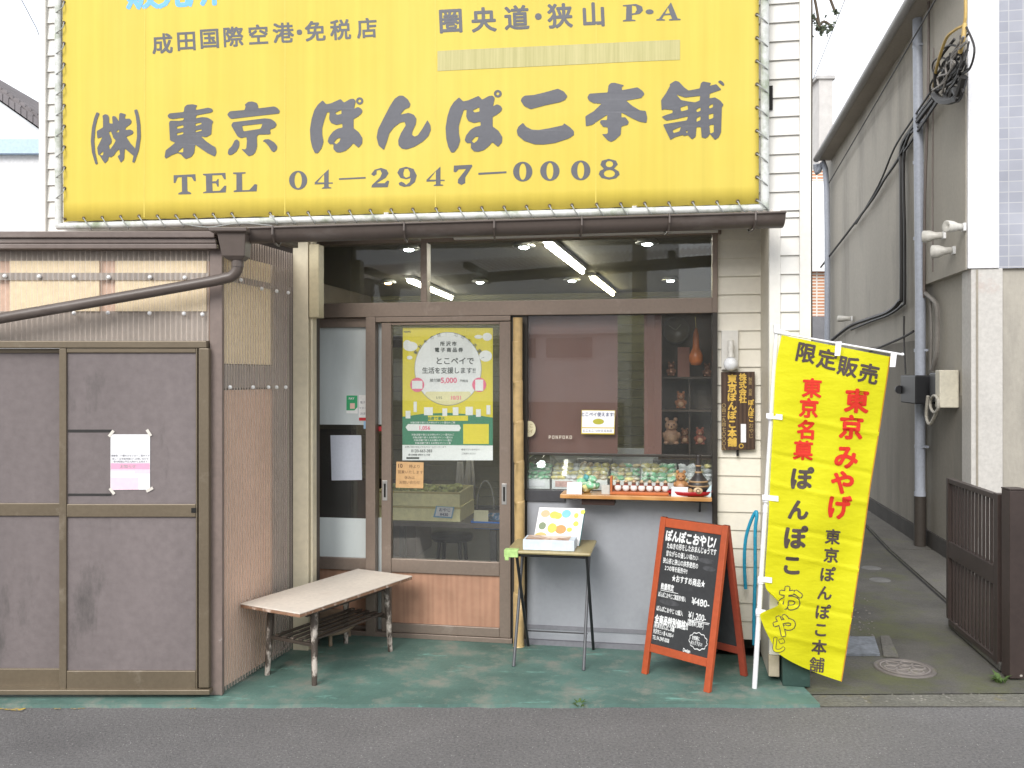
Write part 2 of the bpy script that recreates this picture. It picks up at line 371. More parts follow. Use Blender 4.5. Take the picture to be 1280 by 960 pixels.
# ---------------------------------------------------------------- shop building
FW = -.42                                              # plane of the wing wall and the upper storey
xl, xr_, top = SX(52, FW), SX(1013, FW), 6.2
shop = thing('shop_building', 'white clapboard sweet shop with glazed front and brown gutter between the shed and the alley', 'shop')
def clap(mb, x0, x1, y, z0, z1, c=.0955, d=.011):
    z = z0
    while z < z1 - 1e-4:
        t = min(z + c, z1)
        mb.add([(x0, y - d, z), (x1, y - d, z), (x1, y, t), (x0, y, t), (x0, y, z), (x1, y, z)], [(0, 1, 2, 3), (4, 5, 1, 0)]); z += c
zU = SZ(266, FW, 900)                                  # bottom of the upper wall behind the gutter
xi0, xi1 = SX(78, FW) - .02, SX(962, FW)
xa, xb = SX(961, FW), SX(1013, FW)
mb = MB(); clap(mb, xl + .04, xb - .05, FW, zU, top)
mb.build('upper_siding', siding, shop)
mb = MB(); clap(mb, xa + .055, xb - .05, FW + .002, .16, zU)
mb.build('wing_siding', siding, shop)
mb = MB(); mb.box(xl, FW + .014, zU, xb - .001, FW + .12, top); mb.box(xl, FW + .12, zU, xl + .12, 5.2, top); mb.box(xb - .12, FW + .12, 0, xb - .001, 5.2, top)
mb.box(xl + .12, FW + .12, 2.50, xb - .12, 5.2, 2.6); mb.box(xl, 5.2, 0, xb, 5.3, top); mb.box(xl, .3, 0, xl + .12, 5.2, zU)
mb.build('wall', siding, shop)
mb = MB()
mb.box(xl, FW - .025, zU, xl + .045, FW + .05, top); mb.build('corner_board', trim, shop, .003)
mb = MB(); mb.box(xb - .055, FW - .025, .14, xb, FW + .05, top)
mb.build('corner_board', trim, shop, .003)
mb = MB(); mb.box(xa, FW - .02, .14, xa + .055, FW + .03, zU); mb.build('corner_board', trim, shop, .003)
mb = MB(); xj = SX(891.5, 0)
clap(mb, xj + .02, xa, 0.0, .09, 2.42, .101); mb.build('recess_siding', M('lightened_recess_siding', (.74, .70, .60), .45, .07, 1.5, 30, .03, stain=(.58, .54, .44), sscale=3, samt=(.55, .85), stretch=(1, 1, .3)), shop)  # same siding, cream lightened to stand in for light missing in the recess
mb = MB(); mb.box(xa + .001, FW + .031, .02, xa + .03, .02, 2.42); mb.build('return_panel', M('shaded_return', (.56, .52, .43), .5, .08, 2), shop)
mb = MB(); mb.box(xa + .06, FW - .06, 0, xb - .01, FW + .1, .155)
mb.build('plinth', M('green_plinth', (.028, .06, .05), .5, .2, 4, stain=(.07, .11, .095), sscale=8, samt=(.55, .75)), shop, .004)
mb = MB(); mb.box(xa - .003, FW - .02, .03, xa + .05, FW + .02, .138); mb.build('post_foot', M('rusty_foot', (.40, .35, .26), .7, .25, 8, stain=(.16, .075, .03), sscale=12, samt=(.52, .7)), shop, .003)
# left post with its box
p = G(376, 813); q = SFI @ p; cP = q.y
mb = MB(); mb.box(SX(366, cP), cP, 0, SX(385, cP), cP + .09, 2.4); mb.box(SX(386, cP), cP + .02, 0, SX(389, cP), cP + .08, 2.4)
mb.build('door_post', post_m, shop, .003)
mb = MB(); mb.pbox(386, 305, 398.5, 397, cP + .0, cP + .08); mb.build('shutter_box', M('shutter_box_beige', (.50, .44, .29), .4, .1), shop, .006)
mb = MB(); mb.box(SX(362, cP) - .9, cP + .1, 0, SX(386, cP), cP + .16, 2.45); mb.build('side_wall', M('dark_plank', (.08, .065, .055), .7), shop)

# ---- glazed front: header, transom, sidelight, sliding door, show window
zT0, zT1 = SZ(376, -.02), 2.40
xd0, xm0, xm1, xs1, xw0, xw1 = SX(386), SX(459), SX(471), SX(639), SX(655), SX(890)
tr = MB(); tr.box(xd0, -.03, zT0 - .085, xw1, .07, zT0); tr.box(xd0, -.025, 2.345, xw1 + .05, .07, 2.44); tr.box(SX(527), -.025, zT0, SX(535), .06, 2.345)
tr.box(xw1, -.03, zT0 - .085, xw1 + .03, .07, 2.345); tr.box(xd0 - .03, -.025, zT0, xd0, .06, 2.345)
TW = tr.build('transom_window', alu, shop, .003)
g = MB(); g.box(xd0, .018, zT0, SX(527), .022, 2.345); g.build('transom_pane', pane, TW)
g = MB(); g.box(SX(535), .018, zT0, xw1, .022, 2.345); g.build('transom_pane', pane, TW)
g = MB(); g.box(SX(570), -.06, 2.352, xw1 + .03, -.026, 2.385); g.build('header_strip', trim, shop)
zs = .03
mb = MB(); mb.pbox(960.5, 107, 966, 137, FW - .018, FW - .012); mb.build('vent_hole', dark, shop)
# sidelight
sl = MB(); sl.box(xm0, -.03, 0, xm1, .05, zT0 - .086); sl.box(xd0, .0, zs, xd0 + .03, .05, zT0 - .086); sl.box(xd0 + .031, .002, SZ(407), xm0 - .001, .048, zT0 - .087)
sl.box(xd0 + .031, .002, SZ(712, 0, 420), xm0 - .001, .048, SZ(697, 0, 420)); sl.box(xd0 + .031, .004, zs, xm0 - .001, .05, SZ(783, 0, 460))
SL = sl.build('sidelight', alu, shop, .003)
g = MB(); g.box(xd0 + .03, .028, SZ(697, 0, 420), xm0, .031, SZ(407)); g.build('sidelight_pane', pane, SL)
g = MB(); g.box(xd0 + .0305, .024, SZ(531, 0, 420), xm0 - .0005, .0255, SZ(407)); g.build('frosted_film', frost, SL)
g = MB(); g.box(xd0 + .0305, .024, SZ(697, 0, 420), xm0 - .0005, .0255, SZ(648, 0, 420)); g.build('frosted_film', frost, SL)
g = MB(); g.box(xd0 + .03, .02, SZ(783, 0, 460), xm0, .03, SZ(712, 0, 420)); g.build('kick_panel', kick, SL)
# sliding door
dr = MB(); hdr = SZ(403, 0, 550)
dr.box(SX(478), -.02, zs, SX(490), .02, hdr); dr.box(SX(625), -.02, zs, xs1, .02, hdr); dr.box(SX(490) + .001, -.018, SZ(406, 0, 560), SX(625) - .001, .018, hdr)
dr.box(SX(490) + .001, -.018, SZ(717, 0, 560), SX(625) - .001, .018, SZ(700, 0, 560)); dr.box(SX(490) + .001, -.018, zs, SX(625) - .001, .018, SZ(781, 0, 560))
SD = dr.build('sliding_door', alu, shop, .003)
g = MB(); g.box(SX(490), .004, SZ(700, 0, 560), SX(625), .007, SZ(406, 0, 560)); g.build('door_pane', pane, SD)
g = MB(); g.box(SX(490), -.002, SZ(781, 0, 560), SX(625), .008, SZ(717, 0, 560)); g.build('kick_panel', kick, SD)
g = MB(); g.box(xm1, .03, zs, SX(478) + .03, .034, SZ(648, 0, 474)); g.build('frosted_film', frost, SD)
g = MB(); g.box(xm1, .03, SZ(531, 0, 474), SX(478) + .03, .034, hdr); g.build('frosted_film', frost, SD)
steel = M('steel_handle', (.5, .49, .47), .3, .08, metal=.6)
for px, y0, y1 in ((482.5, 600, 625), (631, 604, 630)):
    g = MB(); g.box(SX(px - 3), -.023, SZ(y1, 0, px), SX(px + 3), -.02, SZ(y0, 0, px)); hd = g.build('door_handle', steel, SD, .001)
    g = MB(); g.box(SX(px - 1.2), -.0245, SZ(y1 - 4, 0, px), SX(px + 1.2), -.0231, SZ(y0 + 4, 0, px)); g.build('finger_recess', dark, hd)
g = MB(); g.box(xm1 + .001, -.028, hdr + .004, xs1, .045, zT0 - .087); g.build('door_track', alu, shop, .002)
g = MB(); g.box(xd0, -.028, 0, xs1 + .01, .07, zs - .002); g.build('door_track', alu, shop, .002)
# show window
zA, zB, zC = SZ(392, 0, 770), SZ(569, 0, 770), SZ(612, 0, 770)
sw = MB(); sw.box(xs1 + .003, -.01, 0, xw0 + .02, .07, zT0 - .086); sw.box(xw1, -.045, .02, xw1 + .028, .07, zT0 - .087)
sw.box(xw0 + .021, .004, zA, xw1, .05, zT0 - .087); sw.box(xw0 + .021, .0, zB - .007, xw1, .03, zB + .007)
SWo = sw.build('show_window', M('dark_bronze', (.045, .040, .034), .4, .1, metal=.2), shop, .002)
g = MB(); g.box(xw0 + .02, .014, zC - .03, xw1, .017, zA); g.build('window_pane', pane, SWo)
g = MB(); g.box(xw0 + .02, .05, zB, SX(772, .05), .056, zA); g.build('brown_screen', film, SWo)
g = MB(); g.box(SX(805, .05), .058, zB, SX(827, .05), .064, zA); g.build('brown_screen', film, SWo)
g = MB(); g.box(xw0 + .02, -.004, .03, xw1, .03, SZ(628, 0, 770) + .01); g.build('lower_panel', panel_gray, shop)
g = MB(); g.box(xw0 + .02, -.0095, SZ(789, 0, 740), xw1, -.0045, SZ(784, 0, 740)); g.box(xw0, -.02, 0, xw1, .02, .028); g.build('base_rail', M('rail_gray', (.2, .2, .22), .5, .1), shop)
g = MB(); g.box(xw0 + .01, -.02, SZ(626, 0, 670), SX(707), .013, SZ(612, 0, 670)); g.build('sill', M('dark_sill', (.05, .05, .055), .5), shop, .002)
# ---- room behind the glass
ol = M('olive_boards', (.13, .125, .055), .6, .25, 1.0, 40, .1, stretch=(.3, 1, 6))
g = MB(); rx0, rx1 = xd0 - 1.2, xb - .13
for i in range(24): g.box(rx0, 4.6, .12 + i * .1, rx1, 4.615 + .004 * (i % 2), .216 + i * .1)
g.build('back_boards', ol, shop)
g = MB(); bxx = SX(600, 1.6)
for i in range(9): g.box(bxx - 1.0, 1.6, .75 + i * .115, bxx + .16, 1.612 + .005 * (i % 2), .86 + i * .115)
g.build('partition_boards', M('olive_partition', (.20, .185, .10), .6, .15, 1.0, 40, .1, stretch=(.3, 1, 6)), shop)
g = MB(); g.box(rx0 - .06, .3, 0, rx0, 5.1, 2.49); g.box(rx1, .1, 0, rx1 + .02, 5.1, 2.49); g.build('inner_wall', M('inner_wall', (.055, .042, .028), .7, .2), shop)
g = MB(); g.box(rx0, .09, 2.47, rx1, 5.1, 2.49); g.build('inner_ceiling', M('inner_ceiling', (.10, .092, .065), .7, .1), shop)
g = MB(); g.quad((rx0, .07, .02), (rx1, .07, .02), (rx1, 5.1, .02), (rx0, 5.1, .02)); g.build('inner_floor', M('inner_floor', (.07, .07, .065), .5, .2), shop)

# ---- awning and gutter (parallel to the road)
DG = 4.28
zl, zr = P(312, 289, DG).z, P(978, 269, DG).z
xg0, xg1 = P(300, 0, DG).x, P(978, 0, DG).x
awn = MB(W)
def backw(x): return (SF @ Vector((0, FW - .03, 0))).y - (x) * math.tan(TH)
cor = MB(W); vs = []; N = 560
for i in range(N + 1):
    x = xg0 - .1 + (xg1 - xg0 + .08) * i / N; zz = zl + (zr - zl) * i / N; o = .009 * math.sin((x - xg0) / .034 * 2 * math.pi)
    vs += [(x, DG + .05, zz + .012 + o), (x, backw(x) - .12, zz + .04 + o)]
cor.add(vs, [(2 * i, 2 * i + 2, 2 * i + 3, 2 * i + 1) for i in range(N)], True)
AW = cor.build('awning_sheet', translucent('awning_corrugated', (.62, .52, .47), .72, (.97, .93, .9)), shop)
g = MB(W)
for t in (.04, .3, .55, .8, .97):
    x = xg0 + (xg1 - xg0) * t; zz = zl + (zr - zl) * t
    g.hexa([(x, DG + .06, zz - .04), (x, DG + .06, zz), (x, backw(x) - .13, zz + .035), (x, backw(x) - .13, zz - .005)], (.045, 0, 0))
g.hexa([(xg0, DG + .065, zl - .035), (xg1 - .03, DG + .065, zr - .035), (xg1 - .03, DG + .065, zr), (xg0, DG + .065, zl)], (0, .03, 0))
g.build('awning_rafters', M('dark_rafter', (.07, .055, .04), .6), AW)
g = MB(); g.box(xa - 3.3, FW + .13, 2.415, xa, -.03, 2.43); g.build('soffit', M('soffit_brown', (.27, .235, .18), .6), shop)
gu = MB(W); vs = []; K = 9
for (x, z) in ((xg0, zl), (xg1, zr)):
    for k in range(K):
        a = math.pi * k / (K - 1); vs.append((x, DG - .055 * math.cos(a) - .0, z - .062 * math.sin(a)))
    vs += [(x, DG - .062, z + .008), (x, DG - .062, z)]
n_ = K + 2
gu.add(vs, [(k, k + 1, n_ + k + 1, n_ + k) for k in range(K - 1)] + [(K, 0, n_, n_ + K)], True)
gu.add([vs[n_ + k] for k in range(K)], [tuple(range(K))]); 
gu.tube([(xg0, DG - .058, zl + .004), (xg1, DG - .058, zr + .004)], .006, 8)
GU = gu.build('rain_gutter', gutter_m, shop)
for i, px in enumerate((345, 507, 618, 726, 834, 940)):
    t = ((px - 640) / FPX * DG - xg0) / (xg1 - xg0); x = xg0 + (xg1 - xg0) * t; z = zl + (zr - zl) * t
    g = MB(W); g.tube([(x, DG - .064, z + .012), (x, DG - .066, z - .03), (x, DG - .03, z - .066), (x, DG + .04, z - .07), (x, DG + .09, z - .045)], .005, 6); g.build('gutter_bracket', gutter_m, GU)
# hopper and downpipe
DH = 4.235
def hp(x0, x1, y, d): a, c = P(x0, y, d), P(x1, y, d); return a, c
g = MB(W); vs = []
for (x0, x1, y) in ((267, 314, 287), (267, 314, 292), (276, 311, 294), (281, 309, 321), (287, 305, 326)):
    a, c = P(x0, y, DH), P(x1, y, DH); d = (c.x - a.x) * .42
    vs += [(a.x, DH - d, a.z), (c.x, DH - d, a.z), (c.x, DH + d, a.z), (a.x, DH + d, a.z)]
fs = [(4 * i + k, 4 * i + (k + 1) % 4, 4 * i + 4 + (k + 1) % 4, 4 * i + 4 + k) for i in range(4) for k in range(4)] + [(0, 3, 2, 1), (16, 17, 18, 19)]
g.add(vs, fs); g.build('gutter_hopper', gutter_m, GU, .004)
g = MB(W); r = .0265
g.tube([P(297, 322, DH), P(297, 334, DH)], r * 1.1, 14)
g.tube(fat_line([P(297, 330, DH), P(296, 338, DH), P(290, 345, DH), P(280, 348, DH), P(240, 356, DH), P(0, 398, DH), P(-260, 443, DH)], 4), r, 14)
g.build('downpipe', gutter_m, GU)

# ---------------------------------------------------------------- storage shed on the left (parallel to the road)
DS = 4.33
shed = thing('storage_shed', 'brown shed with corrugated plastic walls and sliding board doors left of the shop', 'shed', (-3, DS, 0), W)
def sb(mb, px0, py0, px1, py1, d0, d1, at=None):
    a, c = P(px0, py1, at or d0), P(px1, py0, at or d0); return mb.box(a.x, d0, a.z, c.x, d1, c.z)
zr0 = P(0, 289, DS).z
g = MB(W); sb(g, -700, 289, 268, 297, DS - .07, DS + .02); sb(g, -700, 297.5, 270, 304, DS - .055, DS + .02); sb(g, -700, 304.5, 271, 311, DS - .06, DS + .02)
g.build('fascia', M('brown_fascia', (.155, .12, .105), .4, .15, 2, stain=(.26, .22, .20), sscale=4, samt=(.55, .8), stretch=(.3, 1, 1)), shed, .004)
g = MB(W); a = P(-700, 0, DS).x
g.add([(a, DS - .05, zr0 - .01), (xg0 - .0, DS - .05, zr0 - .01), (xg0 - .6, 6.2, zr0 + .07), (a, 6.2, zr0 + .07)], [(0, 1, 2, 3)]); g.build('roof', M('shed_roof', (.25, .2, .18), .6), shed)
poly_c = translucent('corrugated_plastic', (.74, .64, .56),   .85, (1, .98, .96), .3, stain=(.46, .40, .35), ridged=True)
def corrug(mb, p0, p1, z0, z1, pitch=.026, amp=.007):
    p0, p1 = Vector(p0), Vector(p1); L = (p1 - p0).length; d = (p1 - p0) / L; nn = Vector((d.y, -d.x, 0)); N = int(L / pitch * 6)
    vs = []
    for i in range(N + 1):
        s_ = L * i / N; q = p0 + d * s_ + nn * amp * math.sin(2 * math.pi * s_ / pitch); vs += [(q.x, q.y, z0), (q.x, q.y, z1)]
    mb.add(vs, [(2 * i, 2 * i + 2, 2 * i + 3, 2 * i + 1) for i in range(N)], True)
g = MB(W); zc0, zc1 = P(0, 426, DS).z, P(0, 311, DS).z
xc = P(262, 0, DS).x; corrug(g, (P(-300, 0, DS).x, DS, 0), (xc, DS, 0), zc0, zc1); g.build('front_sheet', poly_c, shed)
cr = M('cream_board', (.88, .77, .54), .6, .08, 2)
for x0, x1, y0, y1 in ((-280, -10, 326, 389), (12, 124, 326, 389), (144, 258, 326, 389)):
    g = MB(W); sb(g, x0, y0, x1, y1, DS + .012, DS + .02); g.build('backing_board', cr, shed)
g = MB(W); sb(g, -280, 300, 262, 426, DS + .031, DS + .036); g.build('backing_board', M('pink_board', (.72, .52, .41), .7, .15, 1.2), shed)
dkb = M('dark_batten', (.34, .31, .285), .7, .2)
g = MB(W); sb(g, -280, 341, 260, 350, DS + .004, DS + .0115); sb(g, -280, 389, 260, 426, DS + .022, DS + .03); sb(g, -280, 300, 262, 326, DS + .024, DS + .03)
g.build('batten', dkb, shed)
# side wall towards the shop front
p0 = P(277, 868, DS); p0 = Vector((p0.x, p0.y, 0)); p1 = G(366, 812); dz = (p1 - p0)
g = MB(W); corrug(g, p0, p1, .01, zr0 - .01); g.build('side_sheet', poly_c, shed)
dn = dz.normalized(); off = Vector((-dn.y, dn.x, 0)) * .02
def side(px0, px1, py0a, py0b, inset):                # strip behind the side sheet
    pass
zz = lambda y, px: H + (HOR - y) / FPX * (DS + (p1.y - p0.y) * (px - 277) / 89.)
def along(t, z, o): q = p0 + dz * t + off * o; return (q.x, q.y, z)
def sstrip(mb, t0, t1, z0, z1, o0=.4, o1=.8):
    mb.hexa([along(t0, z0, o0), along(t1, z0, o0), along(t1, z1, o0), along(t0, z1, o0)], off * (o1 - o0))
zb1, zb0 = zz(455, 300), zz(480, 300)
g = MB(W); sstrip(g, .03, .70, zb1, zr0 - .1, .7, 1.0); g.build('backing_board', cr, shed)
g = MB(W); sstrip(g, .72, .98, .02, zr0 - .1, .75, 1.1); sstrip(g, .02, .98, zb0 - .02, zb1 - .005, .6, .69); sstrip(g, .0, 1., zz(352, 290), zz(344, 290), .3, .6); g.build('batten', dkb, shed)
g = MB(W); sstrip(g, .02, .71, .02, zb0 - .03, .8, 1.1); g.build('backing_board', M('pink_board', (.72, .52, .41), .7, .15, 1.2), shed)
# corner trims, frames
g = MB(W); sb(g, 262, 311, 276, 869, DS - .015, DS + .03); g.box(p0.x - .004, DS - .016, 0, p0.x + .008, DS + .02, zr0 - .02)
g.build('corner_trim', M('trim_brown', (.20, .155, .135), .45, .12, 2, stain=(.5, .48, .45), sscale=9, samt=(.66, .75)), shed, .003)
g = MB(W); sb(g, -700, 426, 258, 435, DS - .05, DS + .01); sb(g, 248, 435.3, 261, 860, DS - .05, DS + .01); sb(g, -700, 862.5, 262, 869, DS - .06, DS + .01); g.build('door_frame', alu2, shed, .004)
board = M('mauve_board', (.165, .14, .138), .75, .14, 1.3, 25, .08, .1, 60, stain=(.085, .076, .073), sscale=3.4, samt=(.58, .72), stretch=(1, 1, .35))
def leaf(px0, px1, d, st0, st1):
    f = MB(W); sb(f, px0, 435.5, px0 + st0, 861, d, d + .03, DS - .035); sb(f, px1 - st1, 435.5, px1, 861, d, d + .03, DS - .035)
    a, c = px0 + st0 + .2, px1 - st1 - .2
    sb(f, a, 435.5, c, 441, d + .002, d + .028, DS - .035); sb(f, a, 630, c, 646, d + .001, d + .029, DS - .035); sb(f, a, 838, c, 861, d + .002, d + .028, DS - .035)
    fo = f.build('shed_door', alu2, shed, .003)
    b_ = MB(W); sb(b_, a - 1, 441, c + 1, 630, d + .012, d + .02, DS - .035); b_.build('upper_board', board, fo)
    b_ = MB(W); sb(b_, a - 1, 646, c + 1, 838, d + .012, d + .02, DS - .035); b_.build('lower_board', board, fo)
    return fo
f1 = leaf(75, 247.5, DS - .045, 9, 2); leaf(-190, 78, DS - .012, 8, 6)
g = MB(W); sb(g, 239, 635, 245, 641, DS - .047, DS - .044); g.build('door_latch', dark, f1)
g = MB(W); sb(g, 85, 537, 140, 540.5, DS - .0345, DS - .033, DS - .035); g.build('tape_residue', M('tape_residue', (.03, .028, .027), .8), f1)
g = MB(W); sb(g, 85, 617, 139, 620, DS - .0345, DS - .033, DS - .035); g.build('tape_residue', M('tape_residue', (.03, .028, .027), .8), f1)
g = MB(W); sb(g, -400, 650, -200, 861, DS - .0, DS + .02); g.build('side_panel', board, shed)
# screw caps
caps = [P(x, y, DS - .006) for x, y in ((6, 345), (49, 345.5), (92.5, 346), (136, 346.5), (187.5, 346.5), (231, 347), (92.5, 391.5), (135, 391), (187, 391.5), (230, 392), (253, 393))]
for t, y in ((.0 + .22, 350), (.5, 361), (.72, 364), (.9, 366)): caps.append(Vector(along(t, zz(y, 277 + 89 * t), -.5)))
for t in (.08, .38, .60, .72, .86): caps.append(Vector(along(t, zz(484, 277 + 89 * t), -.5)))
for c in caps:
    g = MB(W); g.ball(c, .0105, 10, 6); g.build('screw_cap', white_pl, shed)
# ---------------------------------------------------------------- banner and its pipe frame
BC = FW - .075
fr_m = M('white_pipe_algae', (.58, .59, .57), .5, .08, 3, stain=(.22, .26, .17), sscale=7, samt=(.48, .68))
bf = thing('pipe_rack', 'white painted pipe frame with green algae that the yellow banner is tied to', 'frame', (SX(78, BC), BC, zU))
pipes = [((73.5, -60), (73.5, 282)), ((73.5, 283), (640, 268.5)), ((640, 268.5), (957, 260)), ((956, -60), (956, 260))]
for i, (a, c) in enumerate((((73, -60), (73.5, 283)), ((72, 283), (958, 260)), ((956, -60), (956, 262)))):
    g = MB(); A, B = S(*a, BC), S(*c, BC); g.tube([A, A.lerp(B, .5), B], .021 if i != 1 else .019, 12); g.build('frame_pipe', fr_m, bf)
for px in (340, 483, 793):
    g = MB(); q = S(px, 281 - (px - 72) * .026, BC); g.tube([(q.x, BC - .004, q.z + .02), (q.x, BC, q.z), (q.x, FW, q.z - .0)], .014, 8); g.build('pipe_bracket', white_pl, bf)
m, n, l, b = nodes('banner_vinyl')
y0 = ramp(n, l, noise(n, l, .8, 5, .6), (.575, .452, .072), (.615, .492, .100), .3, .7)
y0 = mix(n, l, 1.0, y0, ramp(n, l, noise(n, l, 5, 4, .6, (3, 1, .08)), (.93,) * 3, (1.04,) * 3, .3, .7), 'MULTIPLY')
l.new(y0, b.inputs['Base Color']); b.inputs['Roughness'].default_value = .5; b.inputs['Specular IOR Level'].default_value = .15
bp = n.new('ShaderNodeBump'); bp.inputs['Strength'].default_value = .25; bp.inputs['Distance'].default_value = .02
l.new(noise(n, l, 2.2, 3, .5, (2.5, 1, .35)), bp.inputs['Height']); l.new(bp.outputs[0], b.inputs['Normal']); vinyl = m
ban = thing('banner', 'large yellow vinyl shop banner with grey lettering and telephone number laced above the gutter', 'banner', (SX(79, BC), BC, SZ(265, BC, 500)))
def sag(x, y):                                        # gentle bulges of the stretched vinyl
    return .005 * math.sin(x * 2.1 + y) + .003 * math.sin(x * 5.3 - y * 2)
def bfn(d):
    def f(px, py):
        q = S(px, py, BC); q.y += sag(q.x, q.z) - d; return q
    return f
xb0, xb1 = 79.5, 948.5
def ybot(px): return 277.5 + (px - 79) * (255.5 - 277.5) / 869 + 1.3 * abs(math.sin((px - 79) / 28.3 * math.pi)) * 0 - .9 * math.sin((px - 79) / 28.3 * math.pi) ** 2
g = MB(); NX, NY = 124, 14; vs = []
for i in range(NX + 1):
    px = xb0 + (xb1 - xb0) * i / NX
    for j in range(NY + 1): vs.append(bfn(0)(px, -70 + (ybot(px) + 70) * j / NY))
g.add(vs, [(i * (NY + 1) + j, i * (NY + 1) + j + 1, (i + 1) * (NY + 1) + j + 1, (i + 1) * (NY + 1) + j) for i in range(NX) for j in range(NY)], True)
sheet = g.build('banner_sheet', vinyl, ban)
sm = sheet.modifiers.new('solid', 'SOLIDIFY'); sm.thickness = .0015; sm.offset = 0
gl_ = M('banner_gray_ink', (.092, .094, .108), .5, .12, 2.0, 50, .05)
blu = flat('banner_blue_ink', (.16, .42, .80), .5)
seam = flat('banner_seam', (.62, .50, .09), .5)
g = MB()
for px in (181, 356, 544, 745): g.line([(px, -60), (px + .3, 60), (px, 150), (px, ybot(px) - 2)], 1.2, bfn(.0018))
g.build('seam', seam, sheet)
# painted-over strip
m, n, l, b = nodes('cover_strip_ink')
o = ramp(n, l, noise(n, l, 3, 6, .8, (14, 1, .25)), (.36, .33, .125), (.485, .44, .20), .35, .65); l.new(o, b.inputs['Base Color']); b.inputs['Roughness'].default_value = .6
g = MB()
for k in range(30):
    a, c = 547 + k * 10.1, 557.1 + k * 10.1; t0, t1 = 64 - (a - 547) * .0445 + .00005 * (a - 547) * (850 - a) * -.35, 64 - (c - 547) * .0445 + .00005 * (c - 547) * (850 - c) * -.35
    g.quad(bfn(.0022)(a, t0), bfn(.0022)(c, t1), bfn(.0022)(c, t1 + 25), bfn(.0022)(a, t0 + 25))
g.build('covered_strip', m, sheet)
# big brush letters, traced outlines (x0, y0, pixels per unit)
def big(x0, y0, k, loops, eps, kx=None):
    kx = kx or k
    def cv(lp):                                        # round the outline a little
        L = [(x0 + x / kx, y0 + y / k) for x, y in lp]; out = []
        for i in range(len(L)):
            a, c, d = L[i - 1], L[i], L[(i + 1) % len(L)]
            la, ld = math.hypot(c[0] - a[0], c[1] - a[1]), math.hypot(c[0] - d[0], c[1] - d[1])
            ra, rd = min(.30, 1.2 / max(la, .01)), min(.30, 1.2 / max(ld, .01))
            p = (c[0] + (a[0] - c[0]) * ra, c[1] + (a[1] - c[1]) * ra); q = (c[0] + (d[0] - c[0]) * rd, c[1] + (d[1] - c[1]) * rd)
            out += [p, ((p[0] + q[0]) / 4 + c[0] / 2, (p[1] + q[1]) / 4 + c[1] / 2), q]
        return out
    LT.poly(cv(loops[0]), [cv(h) for h in loops[1:]], bfn(eps + .0012))
LT = MB()
big(110, 130, 12, [[(225,180),(265,155),(305,165),(325,200),(325,290),(345,295),(380,300),(370,200),(385,182),(425,190),(450,230),(470,265),(478,150),(500,135),(580,160),(560,190),(565,225),(635,222),(665,265),(645,305),(570,360),(570,395),(640,385),(680,405),(690,435),(665,460),(580,495),(650,600),(712,665),(718,780),(690,780),(560,670),(550,830),(500,885),(450,785),(490,760),(475,680),(430,720),(400,770),(350,805),(320,790),(305,850),(260,895),(215,830),(185,775),(160,760),(145,660),(225,500),(150,520),(140,410),(235,355),(235,230)],
  [(320,425),(350,410),(375,470),(385,510),(425,545),(400,600),(335,690),(320,620),(355,595),(365,545),(345,490)], [(420,430),(470,385),(480,425)], [(185,755),(240,710),(235,770),(205,775)]], .002)
for pts in ([(162,135,24),(125,230,25),(95,360,25),(78,560,26),(92,730,24),(138,905,18)], [(722,88,24),(750,190,25),(768,320,27),(772,500,28),(745,680,30),(688,880,18)]):
    L = []; Rr = []
    for i, (x, y, h) in enumerate(pts):
        a = pts[max(i - 1, 0)]; c = pts[min(i + 1, len(pts) - 1)]; dx, dy = c[0] - a[0], c[1] - a[1]; q = math.hypot(dx, dy)
        L.append((x - dy / q * h, y + dx / q * h)); Rr.append((x + dy / q * h, y - dx / q * h))
    big(110, 130, 12, [L + Rr[::-1]], .0024)
big(200, 125, 12, [[(120,240),(150,205),(365,185),(375,110),(415,75),(500,68),(570,85),(545,120),(550,155),(730,120),(790,135),(805,170),(775,195),(555,235),(545,280),(640,262),(720,268),(780,300),(810,330),(790,365),(780,520),(700,565),(625,550),(710,630),(800,690),(845,715),(860,790),(835,855),(720,800),(540,675),(525,800),(480,860),(400,890),(370,870),(320,815),(270,800),(180,835),(100,885),(80,860),(95,760),(160,710),(240,645),(160,610),(145,340),(165,315),(300,318),(360,308),(370,272),(300,275),(200,290),(140,275)],
  [(260,405),(360,380),(365,420),(270,440)], [(260,505),(360,482),(362,515),(270,538)], [(540,360),(630,342),(635,368),(545,398)], [(540,465),(632,442),(640,465),(545,490)], [(275,785),(360,710),(362,790),(320,792)]], .002)
big(278, 118, 12, [[(80,305),(120,258),(340,238),(355,180),(340,160),(390,115),(450,108),(520,130),(540,170),(540,212),(780,180),(830,205),(862,250),(850,285),(140,372),(105,345)]], .002)
big(278, 118, 12, [[(140,470),(165,422),(640,360),(730,370),(790,410),(815,450),(790,500),(715,525),(725,590),(700,600),(540,605),(520,640),(525,780),(500,870),(460,910),(400,930),(370,905),(290,820),(345,830),(365,810),(375,700),(365,640),(290,660),(235,635)], [(300,475),(605,440),(580,510),(560,520),(325,558)]], .002)
big(278, 118, 12, [[(195,690),(230,678),(262,710),(260,780),(220,860),(150,910),(110,915),(90,890),(100,830),(150,780)]], .002)
big(278, 118, 12, [[(605,705),(640,675),(700,672),(780,720),(825,780),(815,830),(775,868),(740,850),(690,770),(640,715)]], .002)
